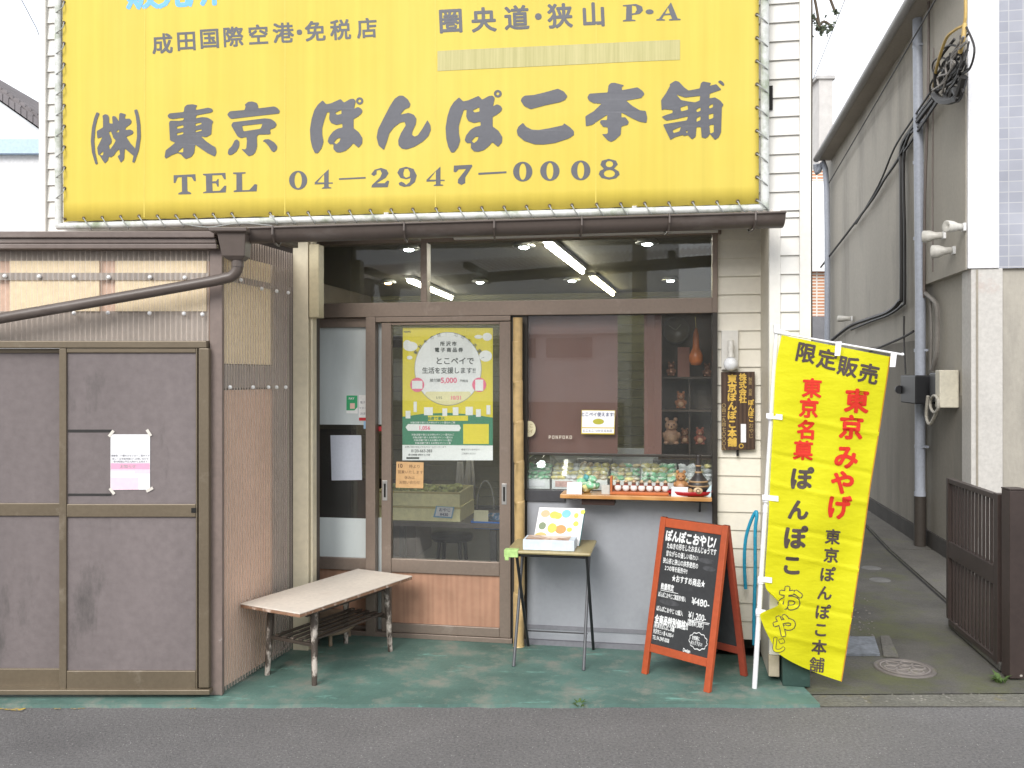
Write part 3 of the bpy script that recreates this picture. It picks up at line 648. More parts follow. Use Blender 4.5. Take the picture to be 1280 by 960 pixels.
PO = [[(275,120),(330,180),(400,165),(545,100),(595,155),(690,100),(740,95),(772,130),(760,180),(745,250),(800,220),(850,240),(875,280),(860,320),(800,370),(740,400),(740,540),(820,600),(875,690),(870,770),(815,835),(735,765),(690,820),(620,880),(540,905),(480,900),(435,850),(440,780),(380,780),(350,740),(370,670),(430,590),(500,545),(575,530),(570,470),(480,490),(400,460),(372,400),(380,300),(340,300),(300,420),(268,540),(270,640),(290,740),(260,840),(205,915),(160,915),(120,830),(95,720),(85,560),(110,400),(150,270),(200,190)],
  [(460,310),(555,262),(560,325),(490,340)], [(445,750),(500,690),(545,685),(530,740),(480,782)]]
big(380, 115, 12, PO, .002); LT.ell(380 + 830 / 12, 115 + 130 / 12, 4.6, 4.6, bfn(.0026), (1.9, 1.9))
big(549.4, 111.3, 11.55, PO, .002, 11.15); LT.ell(550 + 868 / 12, 110 + 86 / 12, 4.9, 4.7, bfn(.0026), (1.9, 1.9))
big(464, 110, 12, [[(420,112),(480,115),(550,170),(590,240),(575,290),(500,320),(435,400),(560,372),(640,400),(680,460),(670,540),(620,650),(610,700),(650,730),(700,710),(770,610),(845,480),(890,560),(895,630),(860,720),(780,800),(650,880),(530,920),(460,910),(410,860),(405,780),(450,670),(520,560),(500,505),(430,520),(340,590),(270,680),(240,790),(190,930),(110,860),(80,740),(100,620),(170,480),(280,270),(350,160)]], .002)
big(640, 105, 12, [[(190,175),(330,165),(500,125),(690,72),(780,115),(832,185),(800,240),(720,275),(500,320),(280,378),(180,330),(130,250),(150,205)]], .002)
big(640, 105, 12, [[(165,580),(210,640),(300,685),(400,690),(560,665),(770,620),(780,590),(870,650),(930,710),(930,770),(850,820),(650,885),(480,908),(340,905),(180,850),(85,770),(70,700),(95,640)]], .002)
big(728, 100, 11.163, [[(355,180),(365,80),(400,48),(450,45),(585,82),(550,105),(552,150),(770,110),(840,160),(868,205),(820,260),(610,295),(700,370),(800,430),(885,440),(905,530),(895,605),(800,590),(690,540),(545,460),(545,530),(600,525),(650,590),(635,630),(545,655),(535,770),(460,840),(400,870),(350,845),(275,760),(340,760),(358,740),(355,665),(290,660),(245,600),(258,566),(345,565),(350,490),(245,556),(140,630),(50,650),(42,510),(160,440),(270,335),(160,330),(90,290),(70,245),(100,195)]], .002)
big(822, 96, 10.91, [[(165,110),(240,62),(290,75),(360,150),(420,195),(575,165),(590,95),(620,70),(730,90),(705,130),(800,105),(870,180),(710,235),(705,300),(780,285),(850,325),(900,385),(875,420),(865,760),(830,835),(780,865),(710,780),(690,820),(650,845),(600,830),(590,690),(530,690),(520,820),(470,860),(412,800),(360,815),(340,800),(235,830),(175,868),(75,660),(110,650),(400,600),(415,545),(240,585),(120,605),(55,555),(110,530),(205,500),(205,460),(90,450),(55,465),(48,325),(110,240),(170,130)],
  [(255,250),(375,290),(580,265),(575,330),(510,355),(430,345),(320,325)], [(310,425),(410,395),(415,455),(320,480)], [(525,455),(585,418),(585,470),(535,490)], [(530,570),(585,540),(585,595),(530,622)], [(700,400),(755,372),(755,420),(705,440)], [(695,520),(760,502),(760,565),(700,588)], [(705,665),(765,655),(765,760),(715,780)], [(205,735),(320,685),(300,750),(215,775)], [(380,750),(408,735),(405,780)]], .002)
big(822, 96, 10.91, [[(820,75),(850,50),(890,75),(912,110),(895,132),(855,100)]], .002)
LT.build('lettering', gl_, sheet)
# telephone number and P.A in serif letters
def ser(x0, y0, k, outer, holes=()):
    LT.poly([(x0 + x / k, y0 + y / k) for x, y in outer], [[(x0 + x / k, y0 + y / k) for x, y in h] for h in holes], bfn(.002))
LT = MB(); a = (210, 195, 4.414); c = (490, 190, 4.267); pa = (540, 0, 4)
ser(*a, [(35,108),(155,102),(158,140),(148,140),(135,118),(110,116),(112,195),(132,205),(132,212),(62,214),(62,206),(82,198),(80,118),(58,120),(45,150),(36,150)])
ser(*a, [(197,100),(320,94),(322,130),(313,130),(300,106),(248,108),(248,142),(270,140),(278,128),(283,128),(283,170),(276,170),(268,152),(248,152),(250,195),(290,193),(315,165),(325,165),(322,202),(198,207),(198,202),(215,196),(213,112),(197,106)])
ser(*a, [(362,92),(430,90),(430,97),(410,100),(412,190),(450,188),(480,155),(493,158),(490,195),(365,200),(365,193),(380,188),(380,102),(362,100)])
LT.ell(a[0] + 717 / a[2], a[1] + 133 / a[2], 11.3, 11.9, bfn(.002), (4.6, 10))
F4 = ([(885,72),(885,145),(908,145),(908,152),(885,152),(885,170),(900,173),(900,178),(848,180),(848,175),(860,170),(860,154),(808,156),(808,145)], [[(860,145),(860,98),(822,145)]])
ser(*a, *F4); ser(a[0] + 140, a[1] - 3.3, a[2], *F4)
ser(*a, [(942,122),(1090,115),(1090,124),(942,131)])
ser(*a, [(1120,100),(1140,75),(1175,65),(1205,75),(1217,95),(1200,120),(1150,150),(1195,150),(1210,135),(1220,138),(1212,172),(1122,173),(1125,160),(1170,118),(1180,95),(1170,76),(1150,80),(1150,100),(1135,110)])
ser(*c, [(28,110),(40,88),(75,78),(115,90),(132,125),(122,160),(95,182),(65,186),(40,178),(35,165),(50,158),(65,165),(75,175),(95,160),(100,138),(75,145),(45,138)], [[(60,112),(66,90),(85,88),(96,110),(94,130),(75,138),(62,128)]])
ser(*c, [(330,72),(425,67),(428,75),(390,135),(390,165),(370,175),(350,165),(352,145),(395,90),(355,92),(340,108),(328,105)])
ser(*c, [(460,110),(610,102),(610,112),(460,121)])
for x, y in ((697, 104), (842, 101), (1007, 99)): LT.ell(c[0] + x / c[2], c[1] + y / c[2], 12.1, 12.4, bfn(.002), (4.4, 10.3))
LT.poly([(c[0] + x / c[2], c[1] + y / c[2]) for x, y in [(1112,70),(1120,48),(1157,38),(1195,48),(1205,68),(1185,90),(1210,105),(1215,122),(1195,142),(1158,149),(1118,140),(1103,120),(1110,102),(1130,92)]],
  [[(c[0] + (1160 + 20 * math.cos(t * .5236)) / c[2], c[1] + (66 + 17 * math.sin(t * .5236)) / c[2]) for t in range(12)], [(c[0] + (1160 + 30 * math.cos(t * .5236)) / c[2], c[1] + (117 + 20 * math.sin(t * .5236)) / c[2]) for t in range(12)]], bfn(.002))
ser(*pa, [(955,28),(1020,22),(1050,35),(1055,55),(1040,72),(1000,78),(1000,100),(1018,103),(1018,108),(955,110),(955,104),(970,100),(972,34),(955,34)], [[(1000,30),(1020,34),(1024,52),(1015,68),(1000,70)]])
LT.ell(540 + 1088 / 4, 62 / 4, 5, 3.1, bfn(.002))
ser(*pa, [(1195,15),(1228,95),(1243,98),(1243,104),(1185,106),(1185,100),(1200,97),(1193,78),(1160,80),(1150,98),(1165,101),(1165,106),(1122,106),(1122,100),(1135,97)], [[(1180,40),(1190,70),(1165,72)]])
for ch, x, y in (('成',203,54.5),('田',233,51),('国',262,48),('際',292,46),('空',323,43.5),('港',354,41),('・',374,40),('免',393.5,38.5),('税',425,36.5),('店',458,34.5)): LT.text(ch, x, y, 26.5, bfn(.002), .026, -.055)
for ch, x, y in (('圏',563.5,26),('央',605,25),('道',646,22.5),('・',673,21),('狭',700,20),('山',742,18.5)): LT.text(ch, x, y, 32, bfn(.002), .03, -.045)
LT.build('lettering', gl_, sheet)
LT = MB()
for ch, x, y in (('販',178,-8.5),('売',216,-10.5),('所',254,-13)): LT.text(ch, x, y, 42, bfn(.002), .035, -.06)
LT.build('lettering', blu, sheet)
# grommets and rope
gm = M('brass_grommet', (.12, .09, .05), .4, .2, metal=.6)
gp = [(81.5, 29 + 25.8 * k) for k in range(-3, 9)] + [(81.5, 274)] + [(946, 18.5 + 29 * k) for k in range(-2, 9)]
bx = [105 + 23.2 * k for k in range(9)] + [338, 360, 385, 411, 437, 463, 489, 516, 545, 574, 602, 630, 658, 687, 715, 746, 776, 806, 836, 866, 896, 922]
gp += [(x, ybot(x) - 4) for x in bx]
q0 = bfn(.003)(*gp[0]); g = MB(); g.M = Matrix.Translation(q0) @ Matrix.Rotation(R(90), 4, 'X')
g.lathe([(.0035, -.002), (.009, -.002), (.009, .003), (.0035, .003), (.0035, -.002)], n=12); gr = g.build('grommet', gm, ban)
for p in gp[1:]: dup_part(gr, bfn(.003)(*p) - q0, SF)
rp = .0032; rope_m = M('gray_rope', (.30, .31, .30), .8)
for px, py in gp[1:12]:
    g = MB(); A = bfn(.004)(px, py); g.tube(fat_line([A, S(78, py + 6, BC - .03), S(70.5, py + 12, BC - .022), S(69, py + 13, BC + .01)], 3), rp, 6); g.build('lacing_loop', rope_m, ban)
for x in bx:
    g = MB(); A = bfn(.004)(x, ybot(x) - 4); yy = 283 - (x - 72) * .026
    g.tube(fat_line([A, S(x + 3, yy - 4, BC - .03), S(x + 8, yy + 3, BC - .022), S(x + 9, yy + 5, BC)], 3), rp, 6); g.build('lacing_loop', rope_m, ban)
for px, py in gp[13:24]:
    g = MB(); A = bfn(.004)(px, py); g.tube(fat_line([A, S(952, py + 4, BC - .03), S(959, py + 10, BC - .02), S(960, py + 14, BC + .01)], 3), rp, 6); g.build('lacing_loop', rope_m, ban)
g = MB(); g.tube(fat_line([S(230, 280, BC - .03), S(260, 284, BC - .03), S(300, 279, BC - .035), S(340, 282, BC - .03)], 4), .003, 6)
g.build('lacing_rope', rope_m, ban)

# ---------------------------------------------------------------- leaning flag on its pole
flag = thing('banner_flag', 'tall yellow nobori flag on a white pole leaning at the alley corner', 'flag', G(943, 861), W)
DFL = 4.30
pole_m = M('white_pole', (.78, .78, .79), .3, .04, 3)
pb, pt_ = G(943, 860), P(971, 409, 4.36)
g = MB(W); g.tube([pb, pb.lerp(pt_, .5)], .0125, 12); g.tube([pb.lerp(pt_, .5), pt_], .0105, 12); g.tube([pb.lerp(pt_, .49), pb.lerp(pt_, .51)], .0145, 12); g.build('pole', pole_m, flag)
g = MB(W); A, B = P(969, 415.5, 4.35), P(1129, 443.5, DFL - .01); g.tube([A, B], .0055, 8); g.build('cross_rod', pole_m, flag)
g = MB(W); g.ball(P(1128, 443, DFL - .01), .008); g.build('rod_tip', white_pl, flag); g = MB(W); q = pt_; g.tube([q - Vector((0, 0, .03)), q + Vector((.0, 0, .012))], .017, 10); g.tube([P(968, 414, 4.36), P(986, 418, 4.34)], .013, 8); g.build('pole_cap', white_pl, flag)
def ed(tab, y):
    for (y0, x0), (y1, x1) in zip(tab, tab[1:]):
        if y <= y1: return x0 + (x1 - x0) * (y - y0) / (y1 - y0)
    return tab[-1][1]
Ltab = fat_line([(0, 977, 0), (.10, 970, 0), (.25, 967, 0), (.45, 963, 0), (.62, 960, 0), (.795, 956, 0), (.825, 962, 0), (.858, 972, 0), (.885, 955, 0), (.90, 950, 0), (.95, 957, 0), (1, 967, 0)], 4)
def Lx(t): return ed([(p[0], p[1]) for p in Ltab], t)
Rtab = [(0, 1113), (.2, 1101), (.4, 1088), (.6, 1077), (.8, 1065), (1, 1052)]
def fy(s, t):                                         # row of a point of the cloth: top edge slants down to the right
    y0 = 419 + (446 - 419) * s; y1 = 808 + (852 - 808) * (s ** .62); return y0 + (y1 - y0) * t
def fD(px, py):
    s = min(1, max(0, (px - 960) / 130)); dp = 4.338 + (py - 409) / 451 * .06
    return dp + (DFL - dp) * s + (.2 + .8 * s) * (.03 * math.sin(s * 4.2 + py * .006) * (.4 + .6 * (py - 420) / 430) + .008 * math.sin(py * .045 + s * 3) + .014 * math.exp(-((py - 805 - s * 20) / 14) ** 2) + .012 * math.sin(s * 9 + py * .02)) + sum((.006 if k % 2 else -.006) * math.exp(-((py - yc - s * 26) / w_) ** 2) for k, (yc, w_) in enumerate(CREASE))
CREASE = ((516, 2.5), (566, 2.2), (604, 2.5), (655, 2.2), (690, 2), (748, 2.5), (792, 3))
def ffn(d):
    return lambda px, py: P(px, py, fD(px, py) - d)
NX, NY = 28, 170; g = MB(W); vs = []
for j in range(NY + 1):
    t = j / NY
    for i in range(NX + 1):
        s = i / NX; y = fy(s, t); x = Lx(t) + (ed(Rtab, t) - Lx(t)) * s
        q = ffn(0)(x, y)
        if .80 < t < .90 and s < .10: q.y -= .03 * math.sin((t - .80) / .10 * math.pi) * (1 - s / .10)   # the loose edge curls forward
        vs.append(q)
g.add(vs, [(j * (NX + 1) + i, (j + 1) * (NX + 1) + i, (j + 1) * (NX + 1) + i + 1, j * (NX + 1) + i + 1) for j in range(NY) for i in range(NX)], True)
m, n, l, b = nodes('yellow_polyester'); out = n['Material Output']
b.inputs['Base Color'].default_value = (.82, .79, .012, 1); b.inputs['Roughness'].default_value = .6; b.inputs['Specular IOR Level'].default_value = .2
tl = n.new('ShaderNodeBsdfTranslucent'); tl.inputs[0].default_value = (.86, .80, .02, 1); mx = n.new('ShaderNodeMixShader'); mx.inputs[0].default_value = .30
o = ramp(n, l, noise(n, l, 2.5, 3), (.68, .65, .012), (.75, .72, .02), .3, .7); l.new(o, b.inputs['Base Color'])
bp = n.new('ShaderNodeBump'); bp.inputs['Strength'].default_value = .5; bp.inputs['Distance'].default_value = .02
l.new(noise(n, l, 6, 3, .5, (1, 1, 2)), bp.inputs['Height']); l.new(bp.outputs[0], b.inputs['Normal'])
l.new(b.outputs[0], mx.inputs[1]); l.new(tl.outputs[0], mx.inputs[2]); l.new(mx.outputs[0], out.inputs[0])
cl = g.build('cloth', m, flag)
g = MB(W); g.line([(ed(Rtab, k / 20) - .4, fy(1, k / 20)) for k in range(21)], 1.5, ffn(.002)); g.build('hem', flat('hem_orange', (.45, .22, .02), .7), cl)
fb, fr_ = flat('flag_brown_ink', (.075, .055, .05), .7), flat('flag_red_ink', (.62, .032, .016), .7)
LT = MB(W)
for ch, x, y in (('限',1008,441),('定',1034,449),('販',1060,458),('売',1086,467)): LT.text(ch, x, y, 26, ffn(.003), .032, .2)
for ch, x, y, z in (('ぽ',1003,598,29),('ん',998,637,27),('ぽ',995,672,30),('こ',990,706,27)): LT.text(ch, x, y, z, ffn(.003), .045, .06)
for ch, x, y in (('東',1041,671),('京',1039,694),('ぽ',1035,718),('ん',1031,741),('ぽ',1029,765),('こ',1026,787),('本',1024,809),('舗',1021,831)): LT.text(ch, x, y, 19.5, ffn(.003), .018 if ch == '舗' else .03, .08)
LT.build('lettering', fb, cl)
LT = MB(W)
for ch, x, y in (('東',1015,485),('京',1011,510),('名',1007,537),('菓',1004,563)): LT.text(ch, x, y, 25, ffn(.003), .04, .06)
for ch, x, y in (('東',1071,501),('京',1064,534),('み',1058,571),('や',1053,603),('げ',1050,634)): LT.text(ch, x, y, 31, ffn(.003), .045, .07)
LT.build('lettering', fr_, cl)
LT = MB(W)                                             # outlined letters
def outl(ch, x, y, size, f, rot):
    vs, ps = glyphs(ch, .06); 
    LT.text(ch, x, y, size, ffn(.0026), .085, rot); LU.text(ch, x, y, size, ffn(.0044), .042, rot)
LU = MB(W)
for ch, x, y, z in (('お',988,748,31),('や',980,782,29),('じ',974,806,20)): outl(ch, x, y, z, None, .1)
LT.build('lettering', fb, cl); LU.build('lettering', MATS['yellow_polyester'], cl)
tie = flat('white_tie', (.82, .82, .84), .5)
for x0, y0, x1, y1 in ((958, 518, 978, 523), (953, 620, 973, 625), (948, 722, 965, 727), (945, 762, 957, 768)):
    yy = (y0 + y1) / 2; t = (860 - yy) / 451; q = pb.lerp(pt_, t)
    g = MB(W); g.M = Matrix.Translation((q.x, q.y, q.z)); g.lathe([(.0175, -.013), (.0175, .013)], n=14); g.M = None
    e_ = P(x1, yy + 1, min(fD(x1, yy) - .008, q.y)); k_ = P(x0, yy - 1, q.y - .0165); g.hexa([(k_.x, k_.y, k_.z - .013), (e_.x, e_.y, e_.z - .013), (e_.x, e_.y, e_.z + .013), (k_.x, k_.y, k_.z + .013)], (0, .003, 0)); g.build('tie_loop', tie, flag)
for x, y in ((1047, 433), (1116, 447)):
    g = MB(W); a = P(x, y, DFL - .025); g.hexa([(a.x - .014, a.y, a.z - .045), (a.x + .012, a.y, a.z - .045), (a.x + .02, a.y, a.z + .024), (a.x - .008, a.y, a.z + .024)], (0, .003, 0)); g.build('tie_loop', tie, flag)

# ---------------------------------------------------------------- chalkboard
a, c = G(803, 841), G(888, 866); ang = math.atan2(c.y - a.y, c.x - a.x); BW = (c - a).length
cb = thing('chalkboard_sign', 'orange framed A-board with chalk menu and prices on the green floor', 'sign', a, W, rz=ang)
CF = ROOT[cb]; BH, BD = .80, .34
org = M('orange_red_wood', (.40, .072, .02), .42, .14, 3, 40, .08, stain=(.55, .28, .16), sscale=14, samt=(.70, .82), stretch=(1, 1, .4))
org2 = M('dark_red_wood', (.30, .055, .03), .45, .15, 3)
board_m = M('chalk_black', (.035, .036, .038), .75, .2, 3, 40, .1, stain=(.10, .10, .105), sscale=4, samt=(.55, .85))
sl_ = BD / 2 / BH
def tilt(back): return Matrix(((1, 0, 0, 0), (0, 1, (-sl_ if back else sl_), (BD if back else 0)), (0, 0, 1, 0), (0, 0, 0, 1)))
for back in (False, True):
    g = MB(CF); g.M = tilt(back); t0, t1 = (-.012, .012) if not back else (-.012, .012)
    wd = .034; g.box(0, t0, 0, wd, t1, BH); g.box(BW - wd, t0, 0, BW, t1, BH); g.box(wd + .0005, t0 + .002, BH - .05, BW - wd - .0005, t1 - .002, BH - .004); g.box(wd + .0005, t0 + .002, .115, BW - wd - .0005, t1 - .002, .155)
    fo = g.build('rear_frame' if back else 'front_frame', org2 if back else org, cb, .003)
    g = MB(CF); g.M = tilt(back); g.box(wd - .004, -.005, .15, BW - wd + .004, .006, BH - .045); bo = g.build('board', board_m, fo)
    if not back: front_board = bo
chalk = M('chalk_white', (.72, .73, .72), .9, .12, 20, 80, .12)
TB = tilt(False)
def cfn(d=.007):                                      # u: 0..100 across the board, v: 0..100 down it
    return lambda u, v: TB @ Vector((wd + (BW - 2 * wd) * u / 100, -d, (BH - .05) - (BH - .205) * v / 100))
LT = MB(CF); f = cfn()
def row(t, v, size, u=6, fat=.022, sx=.78, al='l', rot=0): LT.text(t, u, v, size, f, fat, rot, sx * 1.75, al)
row('ぽんぽこおやじ/', 7, 10, 4, .05, .70)
row('たぬきの形をしたおまんじゅうです', 15.5, 5.6, 8, .03, .56, rot=-.01); row('昔ながらの優しい味わい', 22, 5.2, 8, .02, .58); row('狭山茶と狭山の抹茶使用の', 28.5, 5.2, 4, .02, .58)
row('2つの味を販売中!!', 34.5, 5, 9, .02, .58); row('★おすすめ商品★', 42, 6.4, 24, .03, .66); row('数量限定', 50.5, 5.6, 6, .04, .6)
row('ぽんぽこおやじご家庭用7個入', 57.5, 4.6, 3, .03, .46); row('¥480-', 57.2, 8, 63, .02, .92)
row('ぽんぽこおやじ 12個入', 69.5, 4.6, 3, .03, .58); row('¥1,200-', 69, 7.4, 60, .02, .76); row('(通常¥1,300-)', 75.5, 5, 60, .025, .56)
row('全商品特別価格!!', 78.5, 7.6, 2, .05, .60); row('(株)東京ぽんぽこ本舗', 84, 4.4, 2, .03, .5); row('所沢市三ヶ島 4-2005-4', 89, 4.2, 2, .025, .5); row('TEL 04-2947-0008', 94, 4.6, 2, .025, .5)
row('お気軽に', 86.5, 3.8, 71, .03, .5); row('お入り下さい!', 90.5, 3.8, 70, .03, .46); row('Design', 98, 3.8, 58, .04, .7)
LT.line([(6, 54), (38, 54)], .5, f); LT.line([(60, 73), (97, 72.5)], .6, f); LT.line([(60, 74), (96, 73.6)], .4, f)
N = 60; pts = [(81.5 + 15 * (1 + .06 * math.sin(k * 2 * math.pi / N * 11)) * math.cos(2 * math.pi * k / N), 88.5 + 6.6 * (1 + .07 * math.sin(k * 2 * math.pi / N * 11)) * math.sin(2 * math.pi * k / N)) for k in range(N + 1)]
LT.line(pts, .7, f); LT.build('lettering', chalk, front_board)
f = cfn(.0066)
for u, v, a_, b_ in ((80, 23, 14, 2.2), (86, 29, 11, 2), (24, 63, 18, 2.4)):
    LT = MB(CF); LT.ell(u, v, a_, b_, f); LT.build('chalk_smudge', M('chalk_smudge', (.065, .066, .07), .9, .4, 30), front_board)

# ---------------------------------------------------------------- bench
bl = Vector((-1.03, 4.31, 0)); BA = R(61)
bench = thing('low_bench', 'worn low bench table with pale top and dark slatted shelf before the sidelight', 'bench', bl, W, rz=BA)
BF = ROOT[bench]; L_, Wd, Zt = .94, .40, .40
pale = M('worn_pale_top', (.68, .61, .53), .55, .09, 2.5, 40, .06, stain=(.46, .38, .31), sscale=5, samt=(.55, .8))
brown_e = M('chipped_edge', (.27, .15, .09), .6, .3, 9, stain=(.58, .46, .38), sscale=16, samt=(.52, .62))
dk = M('dark_bench_wood', (.055, .042, .033), .5, .25, 6, stain=(.32, .27, .22), sscale=18, samt=(.60, .70))
lg = M('flaking_leg_paint', (.075, .058, .046), .6, .2, 6, stain=(.52, .46, .40), sscale=15, samt=(.50, .60), stretch=(1, 1, .6))
g = MB(BF); g.box(0, 0, Zt - .006, L_, Wd, Zt); g.build('top', pale, bench, .004)
g = MB(BF); g.box(.001, .001, Zt - .022, L_ - .001, Wd - .001, Zt - .0065); g.build('top_edge', brown_e, bench, .003)
for x, y, dx, dy in ((.165, .055, -.015, -.015), (.165, .345, -.015, .015), (.765, .055, .015, -.015), (.765, .345, .015, .015)):
    g = MB(BF); g.tube([(x + dx, y + dy, 0), (x + dx * .5, y + dy * .5, .19), (x, y, Zt - .0225)], [.0135, .017, .0205], 12); g.build('leg', lg, bench)
g = MB(BF); g.box(.12, .062, Zt - .055, .81, .075, Zt - .023); g.build('apron', dk, bench, .002); g = MB(BF); g.box(.12, .325, Zt - .055, .81, .338, Zt - .023); g.build('apron', dk, bench, .002)
for x in (.16, .77): g = MB(BF); g.box(x - .009, .05, .188, x + .009, .35, .205); g.build('cross_rail', dk, bench, .003)
for k in range(5): g = MB(BF); y = .075 + k * .053; g.box(.155, y, .2055, .775, y + .026, .216); g.build('shelf_slat', dk, bench, .003)
st = thing('round_stool', 'weathered round wooden stool tipped under the bench', 'stool', G(412, 802) , W)
SFr = ROOT[st]; wood_old = M('old_gray_wood', (.25, .19, .13), .7, .3, 8)
g = MB(SFr); g.M = Matrix.Translation((0, .03, .10)) @ Matrix.Rotation(R(12), 4, 'X'); g.lathe([(.0, -.02), (.12, -.02), (.15, -.005), (.155, .012), (.145, .016), (.0, .012)], n=28); g.build('seat', wood_old, st)
for k in range(3):
    t = 2.1 * k + .7; g = MB(SFr); g.tube([(.11 * math.cos(t), .03 + .11 * math.sin(t), .09), (.125 * math.cos(t), .03 + .12 * math.sin(t), .0)], .011, 8); g.build('leg', wood_old, st)

# ---------------------------------------------------------------- folding table with gift boxes
tb = thing('folding_table', 'small folding tray table with black crossed legs below the window shelf', 'table', SFI @ G(702, 822), SF)
o = SFI @ G(642, 833); e = SFI @ G(727, 838.5); x0t, x1t = o.x - .02, e.x + .03; yf, yb_, ZT = o.y - .03, o.y + .36, .625
g = MB(); g.box(x0t - .02, yf, ZT - .018, x1t + .02, yb_, ZT); g.build('top', M('olive_laminate', (.36, .30, .15), .4, .15, 3, stain=(.30, .24, .12), sscale=5, stretch=(6, 1, 1)), tb, .008)
ck = M('black_tube', (.022, .022, .024), .35, .1, 3)
gk = M('gray_tube', (.085, .088, .095), .35, .1, 3)
for x in (x0t + .02, x1t - .02):
    g = MB(); g.tube([(x, o.y, 0), (x + .006, yf + .30, ZT - .05), (x + .006, yf + .32, ZT - .02)], .0085, 10); g.build('leg', gk, tb)
    g = MB(); g.tube([(x + .02, o.y + .37, 0), (x + .018, yf + .05, ZT - .07), (x + .016, yf + .03, ZT - .02)], .0085, 10); g.build('leg', ck, tb)
for p_, q_, r_ in (((x0t + .04, yf + .03, ZT - .028), (x1t - .01, yf + .03, ZT - .028), .008), ((x0t + .04, o.y + .33, .1), (x1t - .03, o.y + .33, .1), .004), ((x0t + .03, yf + .31, ZT - .028), (x1t - .02, yf + .31, ZT - .028), .008)):
    g = MB(); g.tube([p_, q_], r_, 8); g.build('crossbar', ck, tb)
g = MB(); q = SX(652, yf); g.box(x0t - .026, yf - .006, ZT - .035, q - .02, yf + .05, ZT + .004); g.box(x0t - .022, yf - .0065, ZT - .052, x0t + .0, yf - .001, ZT - .035); one(g, 'green_cloth', 'scrap of pale green cloth over the left front corner of the folding table', 'cloth', M('pale_green_cloth', (.42, .62, .22), .8, .2, 20), bev=.004)
bx0, bx1 = SX(654, yf + .04), SX(718, yf + .04)
gb = thing('gift_box', 'closed flat white gift box lying at the front of the folding table', 'box', ((bx0 + bx1) / 2, yf + .03, ZT), SF, 'gift boxes on the folding table')
wb = M('box_white_blue', (.62, .70, .78), .5, .08, 4); pic = M('box_picture', (.55, .36, .26), .5, .5, 9, 30, .3, stain=(.72, .66, .6), sscale=7, samt=(.45, .6))
g = MB(); g.box(bx0, yf + .03, ZT + .001, bx1, yf + .17, ZT + .056); g.build('carton', wb, gb, .002)
g = MB(); g.box(bx0 + .012, yf + .036, ZT + .0565, bx1 - .03, yf + .165, ZT + .0575); g.build('picture', pic, gb)
g = MB(); g.box(bx0 + .1, yf + .0285, ZT + .006, bx0 + .155, yf + .0297, ZT + .04); g.build('label', paper, gb)
lid = thing('gift_box', 'white gift box with round sweet pictures propped upright behind the flat box', 'box', ((bx0 + bx1) / 2, yf + .20, ZT), SF, 'gift boxes on the folding table')
LM = Matrix.Translation((bx0 + .03, yf + .175, ZT + .003)) @ Matrix(((1, 0, .12, 0), (0, 1, 0, 0), (0, 0, 1, 0), (0, 0, 0, 1))) @ Matrix.Rotation(R(-27), 4, 'X')
lw, lh = bx1 - bx0 - .02, .215; gry_l = flat('pale_gray_print', (.5, .5, .52))
g = MB(); g.M = LM; g.box(0, 0, 0, lw, .035, lh); g.build('carton', M('box_white', (.76, .75, .74), .45, .05, 4), lid, .002)
g = MB(); g.M = LM; g.box(lw + .0005, .001, .002, lw + .002, .034, lh - .002); g.build('teal_side', M('box_teal', (.03, .22, .25), .5), lid)
g = MB(); g.M = LM
for k in range(4): g.box(lw * (.34 + .04 * k), -.0009, lh * (.2 - .035 * k), lw * (.9 - .05 * k), -.0002, lh * (.212 - .035 * k))
g.build('printed_lines', gry_l, lid)
def lf(u, v): return LM @ Vector((lw * u, -.0012, lh * (1 - v)))
for c_, pts in (((.80, .42, .25), [(.16, .17, .1, .1), (.22, .36, .0, .0)]), ((.78, .50, .10), [(.36, .2, .1, .1), (.44, .22, .09, .09), (.36, .55, .1, .13)]), ((.2, .5, .62), [(.62, .16, .1, .11)]), ((.62, .70, .10), [(.84, .2, .05, .07), (.86, .42, .06, .07), (.74, .58, .06, .06), (.97, .1, .05, .06)]), ((.75, .28, .10), [(.55, .58, .12, .12)]), ((.20, .25, .15), [(.14, .5, .08, .1)]), ((.62, .42, .16), [(.14, .76, .13, .09)])):
    g = MB()
    for k, (u, v, a_, b_) in enumerate(pts):
        if a_: g.ell(u, v, a_, b_, lambda x, y, k=k: lf(x, y) + Vector((0, -.0003 * k, 0)), n=18)
    g.build('sweet_picture', flat('sweet_%d' % int(c_[0] * 100 + c_[1] * 1000), c_), lid)

# ---------------------------------------------------------------- bamboo pole, wall lamp, wooden sign, hose
g = MB(); bamb = []
q = S(648.5, 400, -.06); zt = SZ(397, -.06, 648); xB = SX(648.5, -.06); rb = .032
zsn = [0, .30, .58, .83, 1.06, 1.29, 1.52, 1.75, zt]
pts, rr = [], []
for i in range(len(zsn) - 1):
    z0, z1 = zsn[i], zsn[i + 1]
    for t, k in ((.0, 1.06), (.012, .97), (.03, 1.0), (.5, .985), (.97, 1.0), (.99, 1.03)): pts.append((xB + .006 * math.sin(z0 * 3), -.065, z0 + (z1 - z0) * t + .0001 * t)); rr.append(rb * k * (1 - .08 * z0))
g.tube(pts, rr, 18)
bam = M('bamboo', (.52, .365, .17), .32, .35, 2.2, 30, .12, stain=(.26, .15, .05), sscale=5, samt=(.60, .78), stretch=(2, 2, .6))
one(g, 'bamboo_pole', 'thick yellow bamboo pole standing between the sliding door and the show window', 'pole', bam)
wl = thing('wall_lamp', 'bare white globe bulb in a holder on the cream wall above the wooden sign', 'lamp', S(914, 470, -.05))
g = MB(); g.pbox(902, 413, 923, 462, -.03, -.012); g.build('mounting_board', trim, wl, .002)
